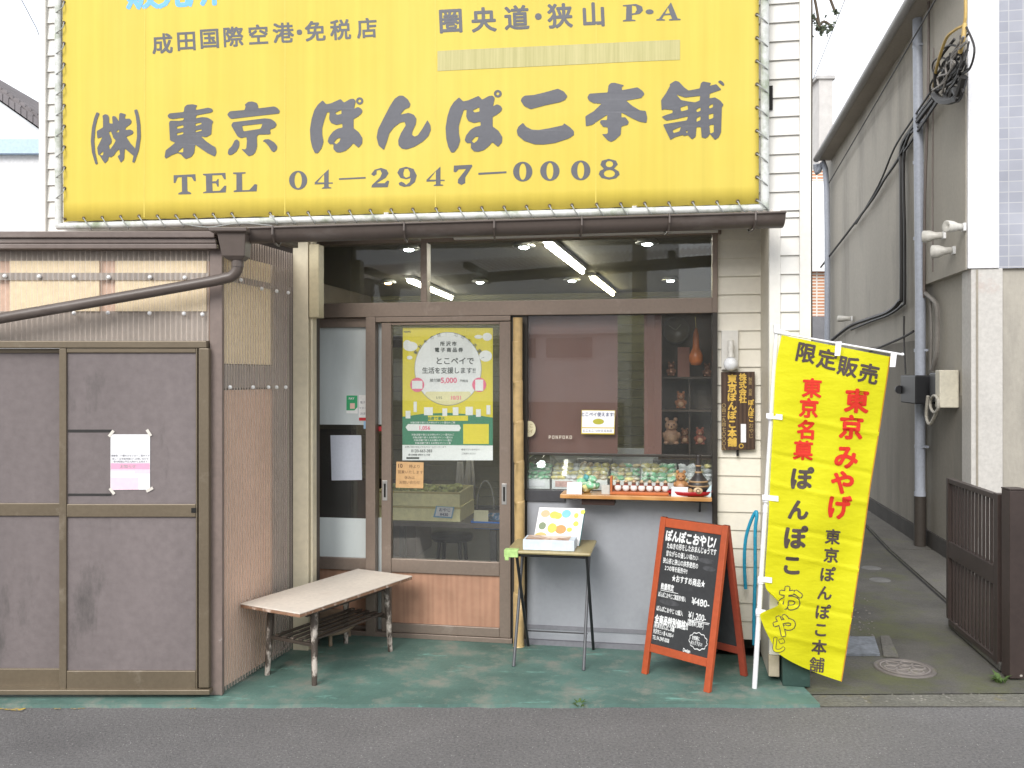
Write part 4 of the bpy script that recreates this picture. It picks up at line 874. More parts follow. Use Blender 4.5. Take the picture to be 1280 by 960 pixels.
g = MB(); q = S(913.5, 433, -.08); g.lathe([(.0, .035), (.012, .035), (.016, .03), (.018, -.02), (.014, -.04), (.02, -.045), (.02, -.06)], q, 16); g.tube([q + Vector((0, .05, .02)), q + Vector((0, .0, .02))], .01, 8); g.build('lamp_holder', M('aged_white', (.62, .60, .55), .4), wl)
g = MB(); q = S(913.5, 455, -.08); g.ball((q.x, q.y, q.z), .039, 20, 12); g.build('bulb', M('opal_glass', (.70, .71, .73), .15, .03), wl)
ws = thing('wooden_sign', 'dark wooden name board with vertical gold lettering below the bulb', 'sign', S(923, 563, -.05))
sgn = woodgrain('dark_sign_wood', (.05, .028, .018), (.085, .05, .032), (9, 9, 1), .5, 3)
g = MB(); g.hexa([S(902, 563, -.045), S(944, 562, -.045), S(943.5, 464.5, -.045), S(901.5, 465, -.045)], (0, .02, 0)); g.build('board', sgn, ws, .002)
g = MB(); g.tube([S(922, 562, -.03), S(922, 570, -.03)], .007, 8); g.build('hanger', dark, ws)
gold = M('gold_paint', (.62, .40, .07), .5, .12, 20); dull = flat('dull_gold', (.34, .24, .10), .6)
LT = MB(); f = onS(-.0462)
for k, ch in enumerate('東京ぽんぽこ本舗'): LT.text(ch, 915.2, 473.5 + k * 11.3, 11.4, f, .05)
for k, ch in enumerate('株式会社'): LT.text(ch, 928.5, 471.5 + k * 9.2, 9.6, f, .045)
for k, ch in enumerate('ぽんぽこ'): LT.text(ch, 939, 503 + k * 7.0, 7.4, f, .04)
LT.ell(926.5, 557.5, 3, 3, f, (2, 2)); LT.build('lettering', gold, ws)
LT = MB()
for k, ch in enumerate('製造'): LT.text(ch, 937.8, 474 + k * 4.6, 4.6, f, .02)
for k, ch in enumerate('名菓'): LT.text(ch, 937.8, 488 + k * 4.6, 4.6, f, .02)
for k, ch in enumerate('おやじ'): LT.text(ch, 939, 532 + k * 6.4, 6.4, f, .01)
for k, ch in enumerate('〇四二九四七〇〇〇八'): LT.text(ch, 904.8, 507 + k * 5.9, 5.6, f, .02)
LT.build('lettering', dull, ws)
g = MB(); g.pbox(926, 530, 932.5, 553, -.0475, -.0455); g.build('paper_strip', paper, ws)
hz = M('blue_hose', (.03, .32, .50), .3, .08)
g = MB(); hx = lambda px, py, c: S(px, py, c)
g.tube(fat_line([hx(932, 736, -.10), hx(930.5, 705, -.11), hx(932, 675, -.12), hx(938, 653, -.14), hx(944.5, 640, -.16), hx(946, 645, -.17), hx(944, 665, -.17), hx(944, 720, -.16), hx(942.5, 770, -.15), hx(942.5, 806, -.15)], 6), .0095, 10)
one(g, 'garden_hose', 'light blue hose looped over a hook between the chalkboard and the flag pole', 'hose', hz)

# ---------------------------------------------------------------- notices
pk = flat('pink_print', (.78, .36, .50)); pkl = flat('pale_pink_print', (.80, .58, .68)); gry = flat('gray_print', (.32, .32, .34))
nt_ = thing('notice', 'white and pink paper notice taped to the shed door', 'notice', P(163, 613, DS - .04), W)
DN = DS - .036; f = onD(DN)
def sheet_px(parent, pts, D, mat, name='sheet', th=.001, F=W):
    g = MB(F); fn = onD(D) if F is W else onS(D); q = [fn(*p) for p in pts]; g.hexa(q, (0, th, 0)); return g.build(name, mat, parent)
sheet_px(nt_, [(138, 612.5), (187.5, 612), (187.5, 543), (138.3, 543)], DN, paper)
f = onD(DN - .0006)
g = MB(W); g.rect(138.5, 579, 187, 586.5, f); g.build('pink_band', pk, nt_)
g = MB(W); g.rect(138.5, 597, 173, 612, f); g.rect(138.5, 586.6, 187, 588.5, f); g.rect(168, 588.7, 187, 592, f); g.build('pink_panel', pkl, nt_)
g = MB(W); f = onD(DN - .0007)
for k, y in enumerate((569.5, 573.5, 577)): g.text(('高齢者・介護のみなさまへご案内です', '詳しくは市役所窓口へお問い合わせ', '受付時間は平日九時から五時まで')[k], 163, y, 3.0, f, .03, 0, .95)
g.text('お知らせ', 160, 583, 5, onD(DN - .0009), .03); g.build('lettering', gry, nt_)
tp = M('masking_tape', (.66, .62, .56), .5)
for x, y, a_ in ((139, 542, -.9), (186, 541, 1.0), (140, 614, .9), (187, 612, -.5)):
    g = MB(W); q = P(x, y, DN - .002); g.M = Matrix.Translation(q) @ Matrix.Rotation(a_, 4, 'Y'); g.box(-.018, 0, -.007, .018, .0006, .007); g.build('tape', tp, nt_)
# door poster
po = thing('poster', 'yellow and green campaign poster behind the sliding door glass', 'poster', S(560, 576, .012), SF)
PC = .0125; yl = flat('poster_yellow', (.74, .62, .05)); gn = flat('poster_green', (.06, .24, .14)); pw = flat('poster_white', (.80, .80, .78)); pcream = flat('poster_cream', (.76, .70, .40)); dkg = flat('poster_ink', (.09, .10, .09)); pnk = flat('poster_pink', (.80, .16, .26))
sheet_px(po, [(503, 574.5), (616, 575.5), (616, 410), (503.5, 409.5)], PC, yl, F=SF)
E1 = onS(PC - .0012); E2 = onS(PC - .0020); E3 = onS(PC - .0028)
g = MB(); g.ell(560, 461, 42, 46, E1, n=40); g.build('ring', gry, po)
g = MB(); g.ell(560, 461, 41.3, 45.3, E2, n=40); g.build('white_disc', pw, po)
g = MB(); hp_ = [(560 + 41.3 * math.cos(t * math.pi / 20), 461 + 45.3 * math.sin(t * math.pi / 20)) for t in range(21)]; hp_ = [p for p in hp_ if p[1] > 491]
g.poly([(533, 489.5), (587, 489.5)] + [p for p in hp_], [], E3); g.build('cream_segment', pcream, po)
g = MB(); g.poly([(503, 521), (530, 517), (560, 516), (590, 518), (616, 522), (616, 557), (503, 556)], [], E1); g.build('green_panel', gn, po)
g = MB(); g.rect(503, 556.2, 616, 575.4, E1); g.poly([(510, 530), (574, 531), (576, 535), (574, 539), (510, 538.5), (507, 534)], [], E2)
for cx, cy, rx, ry in ((511, 433, 9, 6), (505, 430, 5, 5), (612, 445, 8, 7), (613, 421, 6, 5), (512, 447, 3.5, 2.4), (598, 421, 5, 2.5)): g.ell(min(max(cx, 504 + rx), 615 - rx), cy, rx, ry, lambda x, y, c=cx: S(x, y, PC - .0012 - .00008 * (c % 7)))
for x, y, a_, b_ in ((507, 517, 6, 5), (517, 509, 4, 12), (530, 513, 11, 6), (553, 514, 6, 5), (566, 513, 7, 6), (582, 513, 9, 7), (595, 515, 6, 5), (608, 512, 5, 9)): g.rect(x, y - b_ / 2 - 1, x + a_, y + 6, onS(PC - .0022))
g.build('white_shapes', pw, po)
g = MB(); g.rect(535, 519.5, 585, 526, E2); g.rect(579, 530, 611, 555, E2); g.build('yellow_panel', yl, po)
g = MB(); g.ell(521.5, 481, 8.8, 9, E3); g.ell(599, 481, 8.8, 9, E3); g.text('5,000', 561, 475, 9.2, onS(PC - .0034), .03); g.text('1,056', 531, 534.6, 6.6, E3, .03); g.text('10/31', 570, 497, 6.4, onS(PC - .0034), .03); g.build('pink_print', pnk, po)
g = MB(); g.rect(515, 476, 528, 486, onS(PC - .0034)); g.rect(594, 474.5, 604, 488.5, onS(PC - .0034)); g.build('card_pictures', pw, po)
g = MB(); f = onS(PC - .0034)
g.text('とこペイで', 569, 451, 9.8, f, .02, 0, 1.0); g.text('生活を支援します!!', 561, 463, 8.3, f, .02, 0, .95); g.text('給付額', 544, 475.3, 4.5, f, .01); g.text('円相当', 580, 476, 3.5, f, .01)
g.text('1/15', 549, 497, 4.5, f, .01)
for k, ch in enumerate('家計を応援!地域を応援!'):
    t = R(-148 + k * 11.0 + (4 if k > 5 else 0)); g.text(ch, 560 + 47.5 * math.cos(t), 466 + 48.5 * math.sin(t), 5, E2, .02, t + math.pi / 2)
for k, ch in enumerate('所沢市'): g.text(ch, 553 + k * 7.4, 429.6, 6, f, .03)
for k, ch in enumerate('電子商品券'): g.text(ch, 546.3 + k * 7.4, 437.3, 6, f, .03)
g.text('NEWS', 509, 414.6, 3.2, E2, .03)
g.text('0120-663-383', 527, 563.4, 5.2, E2, .02, 0, .9); g.text('お問い合わせはこちらのコールセンターまで', 532, 558.7, 2.6, E2, 0); g.text('受付時間 9時から17時', 524, 568.6, 2.8, E2, .02); g.rect(508, 571.4, 524, 573.8, E2)
g.text('専用アプリを今すぐ', 588, 562, 2.6, E2, .01); g.text('ご利用ください', 586, 567, 2.6, E2, .01); g.build('lettering', dkg, po)
g = MB(); g.text('抽選で最大', 545, 522.9, 4.6, E3, .03)
g.build('lettering', gn, po)
g = MB()
for k in range(5): g.text('対象店舗で使えるお得なポイント還元のご案内'[:20 - k], 541, 528.2 if k == 0 else 539.8 + k * 3.5, 2.8, E2, .01)
g.build('lettering', pw, po)
# other papers
def simple(name, label, cat, pts, c, mat, group=None):
    g = MB(); g.hexa([S(x, y, c) for x, y in pts], (0, .001, 0)); return one(g, name, label, cat, mat, group)
simple('paper_sheet', 'blank white paper on the dark glass band of the sidelight', 'paper', [(414.5, 600.5), (452.5, 600), (451.5, 544), (413, 544)], .024, flat('blank_paper', (.62, .65, .72)))
hn = thing('handwritten_note', 'tan cardboard note with handwriting at the lower left of the door glass', 'note', S(513, 610, -.0), SF)
sheet_px(hn, [(494.5, 609.5), (529, 610.5), (529.5, 578), (495.5, 577)], .001, M('tan_card', (.58, .36, .17), .7, .08, 6), F=SF)
g = MB(); f = onS(.0002); g.text('10', 500.5, 582, 6.8, f, .03); g.text('時より', 518, 583, 4.8, f, -.005, .03)
g.text('営業いたします', 513, 590, 4.6, f, -.005, .02); g.text('休みは', 512, 597, 4.4, f, -.005); g.text('お問い合わせ', 512, 603, 4.4, f, -.005); g.build('lettering', flat('brown_ink', (.16, .10, .06)), hn)
gs = thing('green_sticker', 'small green payment sticker on the frosted sidelight', 'sticker', S(440, 517, .022), SF)
sheet_px(gs, [(433, 516.5), (447, 517), (447, 494), (432.5, 494)], .0230, pw, F=SF)
g = MB(); g.poly([(433, 494.3), (446.8, 494.3), (446.8, 509), (443, 513), (433, 513)], [], onS(.0223)); g.build('green_print', flat('leaf_green', (.05, .38, .16)), gs)
g = MB(); g.rect(437.5, 504, 443.5, 511, onS(.0217)); g.build('white_square', flat('peach_print', (.80, .55, .45)), gs)
g = MB(); g.text('PAY', 439.5, 498, 4, onS(.0217), .02); g.build('lettering', pw, gs)
wsx = thing('white_sticker', 'narrow white sticker with red foot beside the green sticker', 'sticker', S(454, 526, .022), SF)
sheet_px(wsx, [(448.5, 526), (458.6, 526), (458.6, 493.8), (448.5, 493.8)], .0228, pw, F=SF)
g = MB(); g.rect(448.7, 522, 458.5, 525.8, onS(.0222)); g.build('red_band', flat('red_print', (.55, .04, .05)), wsx)
g = MB()
for y, t in ((503, '電子'), (510, 'マネー'), (517, '決済')): g.text(t, 453.5, y, 3.4, onS(.0222), .01)
g.build('lettering', gry, wsx)
simple('blue_sticker', 'small pale blue sticker below the white one on the sidelight', 'sticker', [(454.5, 536), (459, 536), (459, 526.5), (454.5, 526.5)], .0225, flat('pale_blue', (.35, .55, .75)))
simple('red_sticker', 'tiny red sticker on the glass just right of the mullion', 'sticker', [(473, 539), (477.5, 539), (477.5, 533), (473, 533)], .026, flat('red_print', (.5, .04, .05)))
# on the show window
cn = thing('window_card', 'white payment card with yellow border on the brown screen', 'card', S(747, 543, .013), SF)
sheet_px(cn, [(726.5, 542.5), (768, 543), (769, 513), (727, 512.5)], .0105, flat('card_yellow', (.62, .47, .04)), F=SF)
g = MB(); g.poly([(727.6, 513.2), (768.4, 513.6), (767.6, 534.4), (727.4, 534)], [], onS(.0098)); g.poly([(727.4, 535.2), (767.6, 535.6), (767.3, 541.6), (727.3, 541.3)], [], onS(.0098)); g.build('white_panel', paper, cn)
g = MB(); g.text('とこペイ使えます!', 747.5, 518, 5.4, onS(.0092), .02, .01, .95); g.text('とことこ つかえるお店', 747, 538.4, 3.6, onS(.0092), 0, .01); g.build('lettering', flat('navy_ink', (.06, .07, .16)), cn)
g = MB(); g.ell(748, 527, 7, 3.6, onS(.0092)); g.build('leaf_mark', flat('olive_print', (.42, .40, .05)), cn)
g = MB(); g.text('ＰＯＮＰＯＫＯ', 700.5, 546.5, 5.6, onS(.0125), .03, 0, .78); one(g, 'window_lettering', 'small cream capital letters stuck low on the brown screen', 'lettering', flat('cream_vinyl', (.66, .60, .50)))
rs = thing('round_sticker', 'round cream sticker half behind the bamboo pole', 'sticker', S(661, 546, .012), SF)
g = MB(); g.ell(661.5, 536, 8, 10, onS(.0128)); g.build('disc', flat('cream_disc', (.66, .60, .40)), rs)
g = MB(); g.text('とこ', 661.5, 532, 5.4, onS(.012), .02); g.text('ペイ', 661, 539, 5.4, onS(.012), .02); g.build('lettering', flat('brown_ink2', (.35, .26, .12)), rs)
# ---------------------------------------------------------------- right-hand building across the alley
XB = 3.19
rb = thing('neighbour_building', 'grey plastered building with tiled front and white corner column beyond the alley', 'building', (XB, 3, 0))
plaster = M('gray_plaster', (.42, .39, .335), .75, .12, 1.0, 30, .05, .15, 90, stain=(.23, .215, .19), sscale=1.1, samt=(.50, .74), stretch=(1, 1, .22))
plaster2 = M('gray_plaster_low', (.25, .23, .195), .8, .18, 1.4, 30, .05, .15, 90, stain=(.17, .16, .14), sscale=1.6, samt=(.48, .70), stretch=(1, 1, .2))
pf = X(1207, 472, XB).y; pk_ = X(1030, 472, XB).y; pm = X(1150, 472, XB).y
ZW = 5.0
zov = X(1207, 337, XB).z; zmid = X(1045, 418, XB).z
g = MB(); g.box(XB, pf, zov, XB + 4, pm, ZW); g.build('upper_wall', plaster, rb)
g = MB(); g.box(XB + .02, pm, 0, XB + 4, pk_, ZW - .02); g.box(XB + .06, pf + .02, 0, XB + 1.1, pm, zov + .001); g.build('wall', plaster, rb)
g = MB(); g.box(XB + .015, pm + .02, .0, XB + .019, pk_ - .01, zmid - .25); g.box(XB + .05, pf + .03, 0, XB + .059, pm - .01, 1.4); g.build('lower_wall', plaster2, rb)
g = MB(); g.box(XB - .02, pm, -.05, XB + .03, pk_, .15); g.box(XB + .03, pf + .3, -.05, XB + .07, pm, .15); g.build('plinth', M('dark_plinth', (.055, .05, .045), .8, .25, 4), rb)
# eave with gutter, seen from below
eb, ef = X(1020, 195, XB - .19), X(1133, 0, XB - .19)
sl = (ef.z - eb.z) / (ef.y - eb.y); yf_ = pf - .3
zat = lambda y: eb.z + (y - eb.y) * sl
g = MB(); g.hexa([(XB - .15, eb.y, zat(eb.y) - .05), (XB - .15, yf_, zat(yf_) - .05), (XB + 2, yf_, zat(yf_) + .5), (XB + 2, eb.y, zat(eb.y) + .5)], (0, 0, .14)); g.build('roof', M('roof_gray', (.22, .21, .20), .6, .2), rb)
g = MB(); g.hexa([(XB - .149, eb.y, zat(eb.y) - .075), (XB - .149, yf_, zat(yf_) - .075), (XB + .05, yf_, zat(yf_) - .075), (XB + .05, eb.y, zat(eb.y) - .075)], (0, 0, .02)); g.build('eave_soffit', M('soffit_brown2', (.36, .32, .27), .6, .1), rb)
g = MB(); g.hexa([(XB - .19, eb.y, zat(eb.y)), (XB - .19, yf_, zat(yf_)), (XB - .15, yf_, zat(yf_)), (XB - .15, eb.y, zat(eb.y))], (0, 0, -.07)); g.tube([(XB - .185, eb.y, zat(eb.y) - .05), (XB - .185, yf_, zat(yf_) - .05)], .045, 10); g.build('eave_gutter', M('eave_gutter_gray', (.36, .35, .34), .45, .1), rb)
dpx = M('gray_blue_pipe', (.42, .45, .52), .35, .08)
g = MB(); q = X(1020, 205, XB - .19); g.tube(fat_line([q, q + Vector((.02, .02, -.12)), Vector((XB - .06, eb.y - .12, q.z - .4)), Vector((XB - .06, eb.y - .12, .05))], 5), .04, 10); g.build('downpipe', dpx, rb)
# corner column, tiled front
fw0 = S(1208.5, 472, pf - .02).x; fw1 = S(1248, 472, pf - .02).x; zt_ = S(1228, 336, pf).z
g = MB(); g.box(fw0 + .004, pf - .04, zt_, fw1, pf - .001, ZW + 1); g.build('corner_column', M('white_panel', (.78, .78, .80), .35, .03, 1), rb, .004)
g = MB(); g.box(fw0 + .03, pf - .025, 0, fw1 + .03, pf + .2, zt_ - .001); g.build('corner_column', M('pale_column', (.52, .50, .47), .6, .06, 2, stain=(.45, .34, .30), sscale=3, samt=(.6, .78)), rb, .004)
g = MB(); g.box(fw0 + .065, pf - .031, .3, fw0 + .08, pf - .026, zt_ - .01); g.build('joint_strip', M('joint_brown', (.30, .27, .22), .6), rb)
tile = brickmat('gray_tile', (.30, .31, .36), (.35, .36, .41), (.44, .44, .46), .103, .083, .0035, .25)
g = MB(); g.box(fw1 + .001, pf - .01, zt_, fw1 + 3, pf + .2, ZW + 1); g.build('tile_front', tile, rb)
g = MB(); g.box(fw1 + .001, pf + .21, zt_ - .02, fw1 + 3, pf + 2, zt_ + .1); g.box(fw1 + .001, pf + .6, S(1262, 462, pf + .6).z, fw1 + 3, pf + .75, S(1262, 372, pf + .6).z + .0); g.build('porch_ceiling', M('porch_gray', (.20, .195, .19), .7, .1), rb)
g = MB(); g.box(fw1 + .031, pf + .55, 0, fw1 + 3, pf + .59, S(1262, 457, pf + .55).z); g.build('shutter_door', M('dark_gray_door', (.085, .085, .085), .5, .06), rb)
g = MB(); g.box(fw1 + .031, pf + .5, S(1262, 472, pf + .5).z, fw1 + 3, pf + .549, S(1262, 455, pf + .5).z); g.build('door_head', M('beige_head', (.36, .34, .28), .5), rb)
g = MB(); g.box(fw1 + .031, pf + .62, S(1262, 455, pf + .5).z, fw1 + 3, pf + .66, zt_ - .05); g.build('dark_opening', M('dark_opening', (.012, .012, .012), .3), rb)
tl_ = thing('tube_light', 'small white tube light bracket in the dark porch of the grey building', 'lamp', S(1258, 400, pf + .5))
g = MB(); g.hexa([S(1253, 399, pf + .5), S(1258, 399, pf + .5), S(1260, 388, pf + .5), S(1255, 388, pf + .5)], (0, .1, 0)); g.build('lamp_body', white_pl, tl_)
g = MB(); g.tube([S(1252, 402, pf + .5), S(1257, 403, pf + .5)], .012, 8); g.build('bracket', white_pl, tl_)
# pipes and cables on the side wall
XS = XB - .03
g = MB(); u = lambda px, py, d=0: X(px, py, XB - .03 - d)
zf = X(1150, 620, XB - .03)
g.tube([X(1146.5, -40, XS), X(1150.5, 365, XS), zf], .045, 12); g.tube([zf + Vector((0, 0, .0)), zf + Vector((0, 0, .04))], .05, 12)
for yy in (60, 205, 300, 440, 560): q = X(1147 + yy * .0055, yy, XS); g.tube([q, q + Vector((0, 0, .03))], .048, 12); g.box(q.x, q.y - .06, q.z + .005, q.x + .06, q.y + .06, q.z + .025)
one(g, 'drain_pipe', 'long pale blue grey drain pipe down the side wall of the grey building', 'pipe', dpx)
g = MB(); q = X(1149, 688, XS); g.tube([zf, (zf.x, zf.y, .0)], .052, 12); one(g, 'pipe_guard', 'dark brown sleeve round the foot of the blue grey drain pipe', 'pipe', M('dark_sleeve', (.06, .05, .042), .6))
cab = M('cable_black', (.03, .028, .027), .5); cg = M('cable_gray', (.25, .23, .21), .5)
def cable(name, label, runs, mat, cat='cable'):
    g = MB()
    for pts, r in runs: g.tube(fat_line([X(x, y, XS - d) for x, y, d in pts], 5), r, 6)
    return one(g, name, label, cat, mat)
cable('service_cable', 'thin wire sloping across the plaster wall under the eave', [([(1172, -5, .1), (1100, 120, .02), (1032, 236, .0)], .007)], cab)
cable('service_cable', 'brown conduit running straight down the wall right of the drain pipe', [([(1161, -5, 0), (1160, 120, 0), (1156, 250, 0), (1155, 372, -.02)], .012), ([(1167, 60, 0), (1166, 200, 0), (1166, 340, 0)], .006)], M('conduit_brown', (.17, .14, .125), .5))
cable('service_cable', 'black twin cable dropping down the wall and along its ledge towards the back', [([(1170, 122, .05), (1150, 148, .02), (1128, 182, 0), (1127, 230, 0), (1127, 360, 0), (1124, 377, 0), (1110, 390, 0), (1085, 399, 0), (1062, 408, 0), (1040, 425, 0)], .022), ([(1172, 125, .05), (1155, 152, .02), (1131, 185, 0), (1131, 300, 0), (1131, 372, 0), (1128, 381, 0), (1112, 393, 0), (1088, 402, 0), (1064, 412, 0)], .014)], cab)
cable('service_cable', 'black cables sweeping down from the tangle along the wall to the back', [([(1168, 118, .06), (1145, 150, .02), (1125, 195, 0), (1105, 225, 0), (1090, 250, 0), (1060, 290, 0), (1026, 334, 0)], .014), ([(1165, 112, .06), (1140, 150, .02), (1118, 185, 0), (1098, 232, 0), (1070, 280, 0)], .01), ([(1174, 124, .06), (1150, 160, .02), (1130, 190, 0)], .012)], cab)
cable('service_cable', 'loose low cable sagging along the lower wall behind the flag', [([(1142, 414, 0), (1128, 422, 0), (1105, 432, 0), (1085, 441, 0), (1070, 452, 0)], .012), ([(1130, 395, 0), (1130, 425, 0), (1132, 468, 0)], .008)], cab)
cable('service_cable', 'grey conduit bent from the overhang down into the meter boxes', [([(1152, 362, -.03), (1158, 368, -.03), (1170, 380, -.05), (1172, 400, -.05), (1171, 440, -.05), (1166, 462, -.05)], .02), ([(1163, 372, -.05), (1164, 420, -.05), (1163, 462, -.05)], .012)], cg)
random.seed(3); runs = []
for k in range(15):
    x0, y0 = 1196 + random.uniform(-16, 16), 58 + random.uniform(-22, 34); x1, y1 = 1170 + random.uniform(-6, 12), 112 + random.uniform(-10, 14)
    runs.append(([(x0, y0, .06), ((x0 + x1) / 2 + random.uniform(-12, 12), (y0 + y1) / 2 + random.uniform(-8, 8), .12), (x1, y1, .08)], random.choice((.006, .008, .012))))
for k in range(7):
    cx, cy, r_ = 1186 + random.uniform(-18, 14), 94 + random.uniform(-24, 22), random.uniform(8, 17)
    runs.append(([(cx + r_ * math.cos(t * .9), cy + r_ * 1.1 * math.sin(t * .9), .1) for t in range(8)], .008))
runs += [([(1168, 118, .1), (1178, 126, .1), (1196, 122, .1), (1205, 96, .1)], .03), ([(1190, 120, .1), (1194, 112, .1), (1198, 122, .1), (1192, 124, .1)], .03), ([(1200, 92, .1), (1212, 86, .1), (1218, 60, .1), (1208, 34, .1)], .008)]
cable('cable_tangle', 'tangled bundle of black service cables high on the grey wall by the white column', runs, cab)
cable('cable_tangle', 'grey wires woven through the black cable tangle', [(([(x + random.uniform(-8, 8), y + random.uniform(-6, 6), .13) for x, y in ((1202, 50), (1194, 68), (1186, 84), (1180, 98), (1172, 112))]), .008) for _ in range(4)], cg)
cable('cable_drop', 'orange and yellow sleeved wires arching down into the cable tangle', [([(1207, -5, .1), (1206, 28, .1), (1196, 36, .12), (1184, 46, .14), (1176, 66, .14), (1170, 88, .12), (1167, 108, .08)], .012), ([(1206, 30, .1), (1204, 48, .12), (1200, 66, .12)], .016)], M('yellow_sleeve', (.55, .38, .12), .5))
for px, py, r_, dx, lab in ((1178, 294, .05, -1, 'left and largest of three white cone lamps under the cable tangle'), (1203, 284, .045, -1, 'upper right of three white cone lamps, tilted upwards on the grey wall'), (1190, 313, .052, -1, 'lowest of three white cone lamps, just above the overhang edge'), (1063, 398, .04, -1, 'single white cone lamp farther back on the wall above the cable ledge')):
    wlp = thing('wall_floodlight', lab, 'lamp', X(px, py, XB - .02), SF, 'cone lamps on the grey side wall'); q = X(px, py, XB - .02)
    g = MB(); g.M = Matrix.Translation(q) @ Matrix.Rotation(R(-90), 4, 'Y') @ Matrix.Rotation(R(25 if py < 290 else -25), 4, 'X'); g.lathe([(.0, .0), (.028, .0), (.03, .05), (r_, .10), (r_ * 1.05, .15), (r_ * .9, .155), (.0, .13)], n=16); g.build('lamp_housing', M('aged_white', (.62, .60, .55), .4), wlp)
    g = MB(); g.box(q.x - .0, q.y - .03, q.z - .03, q.x + .02, q.y + .03, q.z + .03); g.build('mounting_plate', white_pl, wlp)
# meter boxes
a, c = X(1127, 503, XB - .14), X(1148, 469, XB - .14)
mbx = thing('meter_box', 'black meter box on the side wall left of the blue grey drain pipe', 'meter', (XB, (a.y + c.y) / 2, a.z))
g = MB(); g.box(XB - .15, a.y, a.z, XB + .04, c.y + .06, c.z); g.build('box_body', black_m, mbx, .01)
g = MB(); g.tube([(XB - .16, a.y - .02, a.z + .12), (XB - .15, a.y + .05, a.z + .12)], .04, 12); g.build('dial', black_m, mbx)
a, c = X(1180, 510, XB - .08), X(1160, 463, XB - .08)
mbx = thing('meter_box', 'beige and black electric box with coiled wire right of the drain pipe', 'meter', (XB, (a.y + c.y) / 2, a.z))
y0_, y1_ = min(a.y, c.y), max(a.y, c.y)
g = MB(); g.box(XB - .07, y0_ + .18, a.z + .04, XB + .05, y1_, c.z - .02); g.build('box_body', black_m, mbx, .01)
g = MB(); g.box(XB - .10, y0_ + .05, a.z, XB + .05, y0_ + .175, c.z); g.build('side_cover', M('meter_beige', (.62, .58, .47), .5), mbx, .008)
g = MB(); q = X(1168, 505, XB - .11); g.tube(fat_line([q + Vector((0, .12 * math.cos(t), .07 * math.sin(t))) for t in [k * .7 for k in range(12)]], 3), .012, 6); g.tube(fat_line([X(1160, 495, XB - .1), X(1158, 520, XB - .1), X(1163, 530, XB - .1), X(1172, 512, XB - .1)], 4), .014, 6); g.build('coiled_wire', M('wire_beige', (.45, .42, .36), .5), mbx)
# ---------------------------------------------------------------- louvred fence gate
p0, p1 = G(1187, 784), G(1252, 838); ang = math.atan2(p1.y - p0.y, p1.x - p0.x); Lg = (p1 - p0).length
fg = thing('slat_fence', 'dark brown slatted fence gate with chipped paint at the mouth of the alley', 'fence', p0, W, rz=ang); GF = ROOT[fg]
fm = M('dark_brown_aluminium', (.045, .032, .028), .4, .2, 5, 40, .1, stain=(.30, .25, .23), sscale=11, samt=(.66, .74), stretch=(1, 1, .4))
ht = .925
g = MB(GF); g.box(0, -.02, .06, .035, .02, ht); g.box(Lg - .06, -.02, .03, Lg, .02, ht + .005); g.box(.0355, -.018, ht - .03, Lg - .0605, .018, ht - .001); g.box(.0355, -.019, .44, Lg - .0605, .019, .54); g.box(.0355, -.018, .03, Lg - .0605, .018, .06); g.build('gate_frame', fm, fg, .002)
N = 13
for k in range(N):
    x = .065 + (Lg - .15) * k / (N - 1)
    g = MB(GF); g.box(x - .012, -.005, .061, x + .012, .005, ht - .031); g.build('slat', fm, fg)
pp = G(1268, 846)
g = MB(W); g.box(pp.x - .04, pp.y - .03, 0, pp.x + .045, pp.y + .05, .965); g.box(pp.x - .042, pp.y - .032, .966, pp.x + .047, pp.y + .052, .975)
one(g, 'fence_post', 'dark brown square fence post at the right edge beside the slatted gate', 'post', fm, bev=.003)
g = MB(W); 
for k in range(9): g.box(pp.x + .06, pp.y + .02, .02 + k * .03, pp.x + .5, pp.y + .024, .024 + k * .03)
for k in range(14): g.box(pp.x + .06 + k * .03, pp.y + .0205, .02, pp.x + .064 + k * .03, pp.y + .0235, .27)
one(g, 'mesh_panel', 'pale green wire mesh panel low beside the fence post', 'mesh', M('pale_green_mesh', (.45, .55, .42), .5))
g = MB(W); q = G(1274, 847); g.ball((q.x, q.y, .015), .022, 12, 7, 1.1, .9, .8); one(g, 'stone', 'grey pebble at the foot of the fence post', 'stone', M('stone_gray', (.36, .33, .29), .8, .2, 20))
# rough kerb under the gate
g = MB(W)
g.hexa([tuple(G(1185, 783)), tuple(G(1250, 840)), tuple(G(1262, 838)), tuple(G(1194, 781))], (0, 0, .045)); one(g, 'gate_kerb', 'low mossy concrete kerb under the slatted gate', 'kerb', mossy, bev=.008)
# drain channel along the wall, covers in the alley
g = MB(W); A = [G(1062, 637), G(1110, 688), G(1187, 757)]
for a, c in zip(A, A[1:]): g.quad((a.x, a.y, -.008), (a.x + .018, a.y, -.008), (c.x + .018, c.y, -.008), (c.x, c.y, -.008))
struct(g, 'drain_channel', dark)
g = MB(W)
for a, c in zip(A, A[1:]): g.hexa([(a.x + .03, a.y, -.011), (c.x + .03, c.y, -.011), (c.x + .9, c.y + .1, -.011), (a.x + .9, a.y, -.011)], (0, 0, .016))
struct(g, 'drain_ledge', M('ledge_concrete', (.125, .118, .105), .85, .25, 3, 60, .2, .5, 60, stain=(.10, .11, .03), sscale=3, samt=(.55, .75)))
iron = M('manhole_iron', (.15, .132, .122), .6, .15, 8, stain=(.12, .12, .06), sscale=9, samt=(.55, .75))
q = G(1131, 836, -.01); ra = .155
mh = thing('manhole_cover', 'round iron manhole cover in the mossy alley pavement', 'manhole', (q.x, q.y, -.011), W)
g = MB(W); g.lathe([(.0, .008), (ra * .8, .008), (ra * .82, .003), (ra * .88, .003), (ra * .9, .009), (ra, .009), (ra, 0)], (q.x, q.y, -.011), 40, 1, 1); g.build('lid', iron, mh)
g = MB(W)
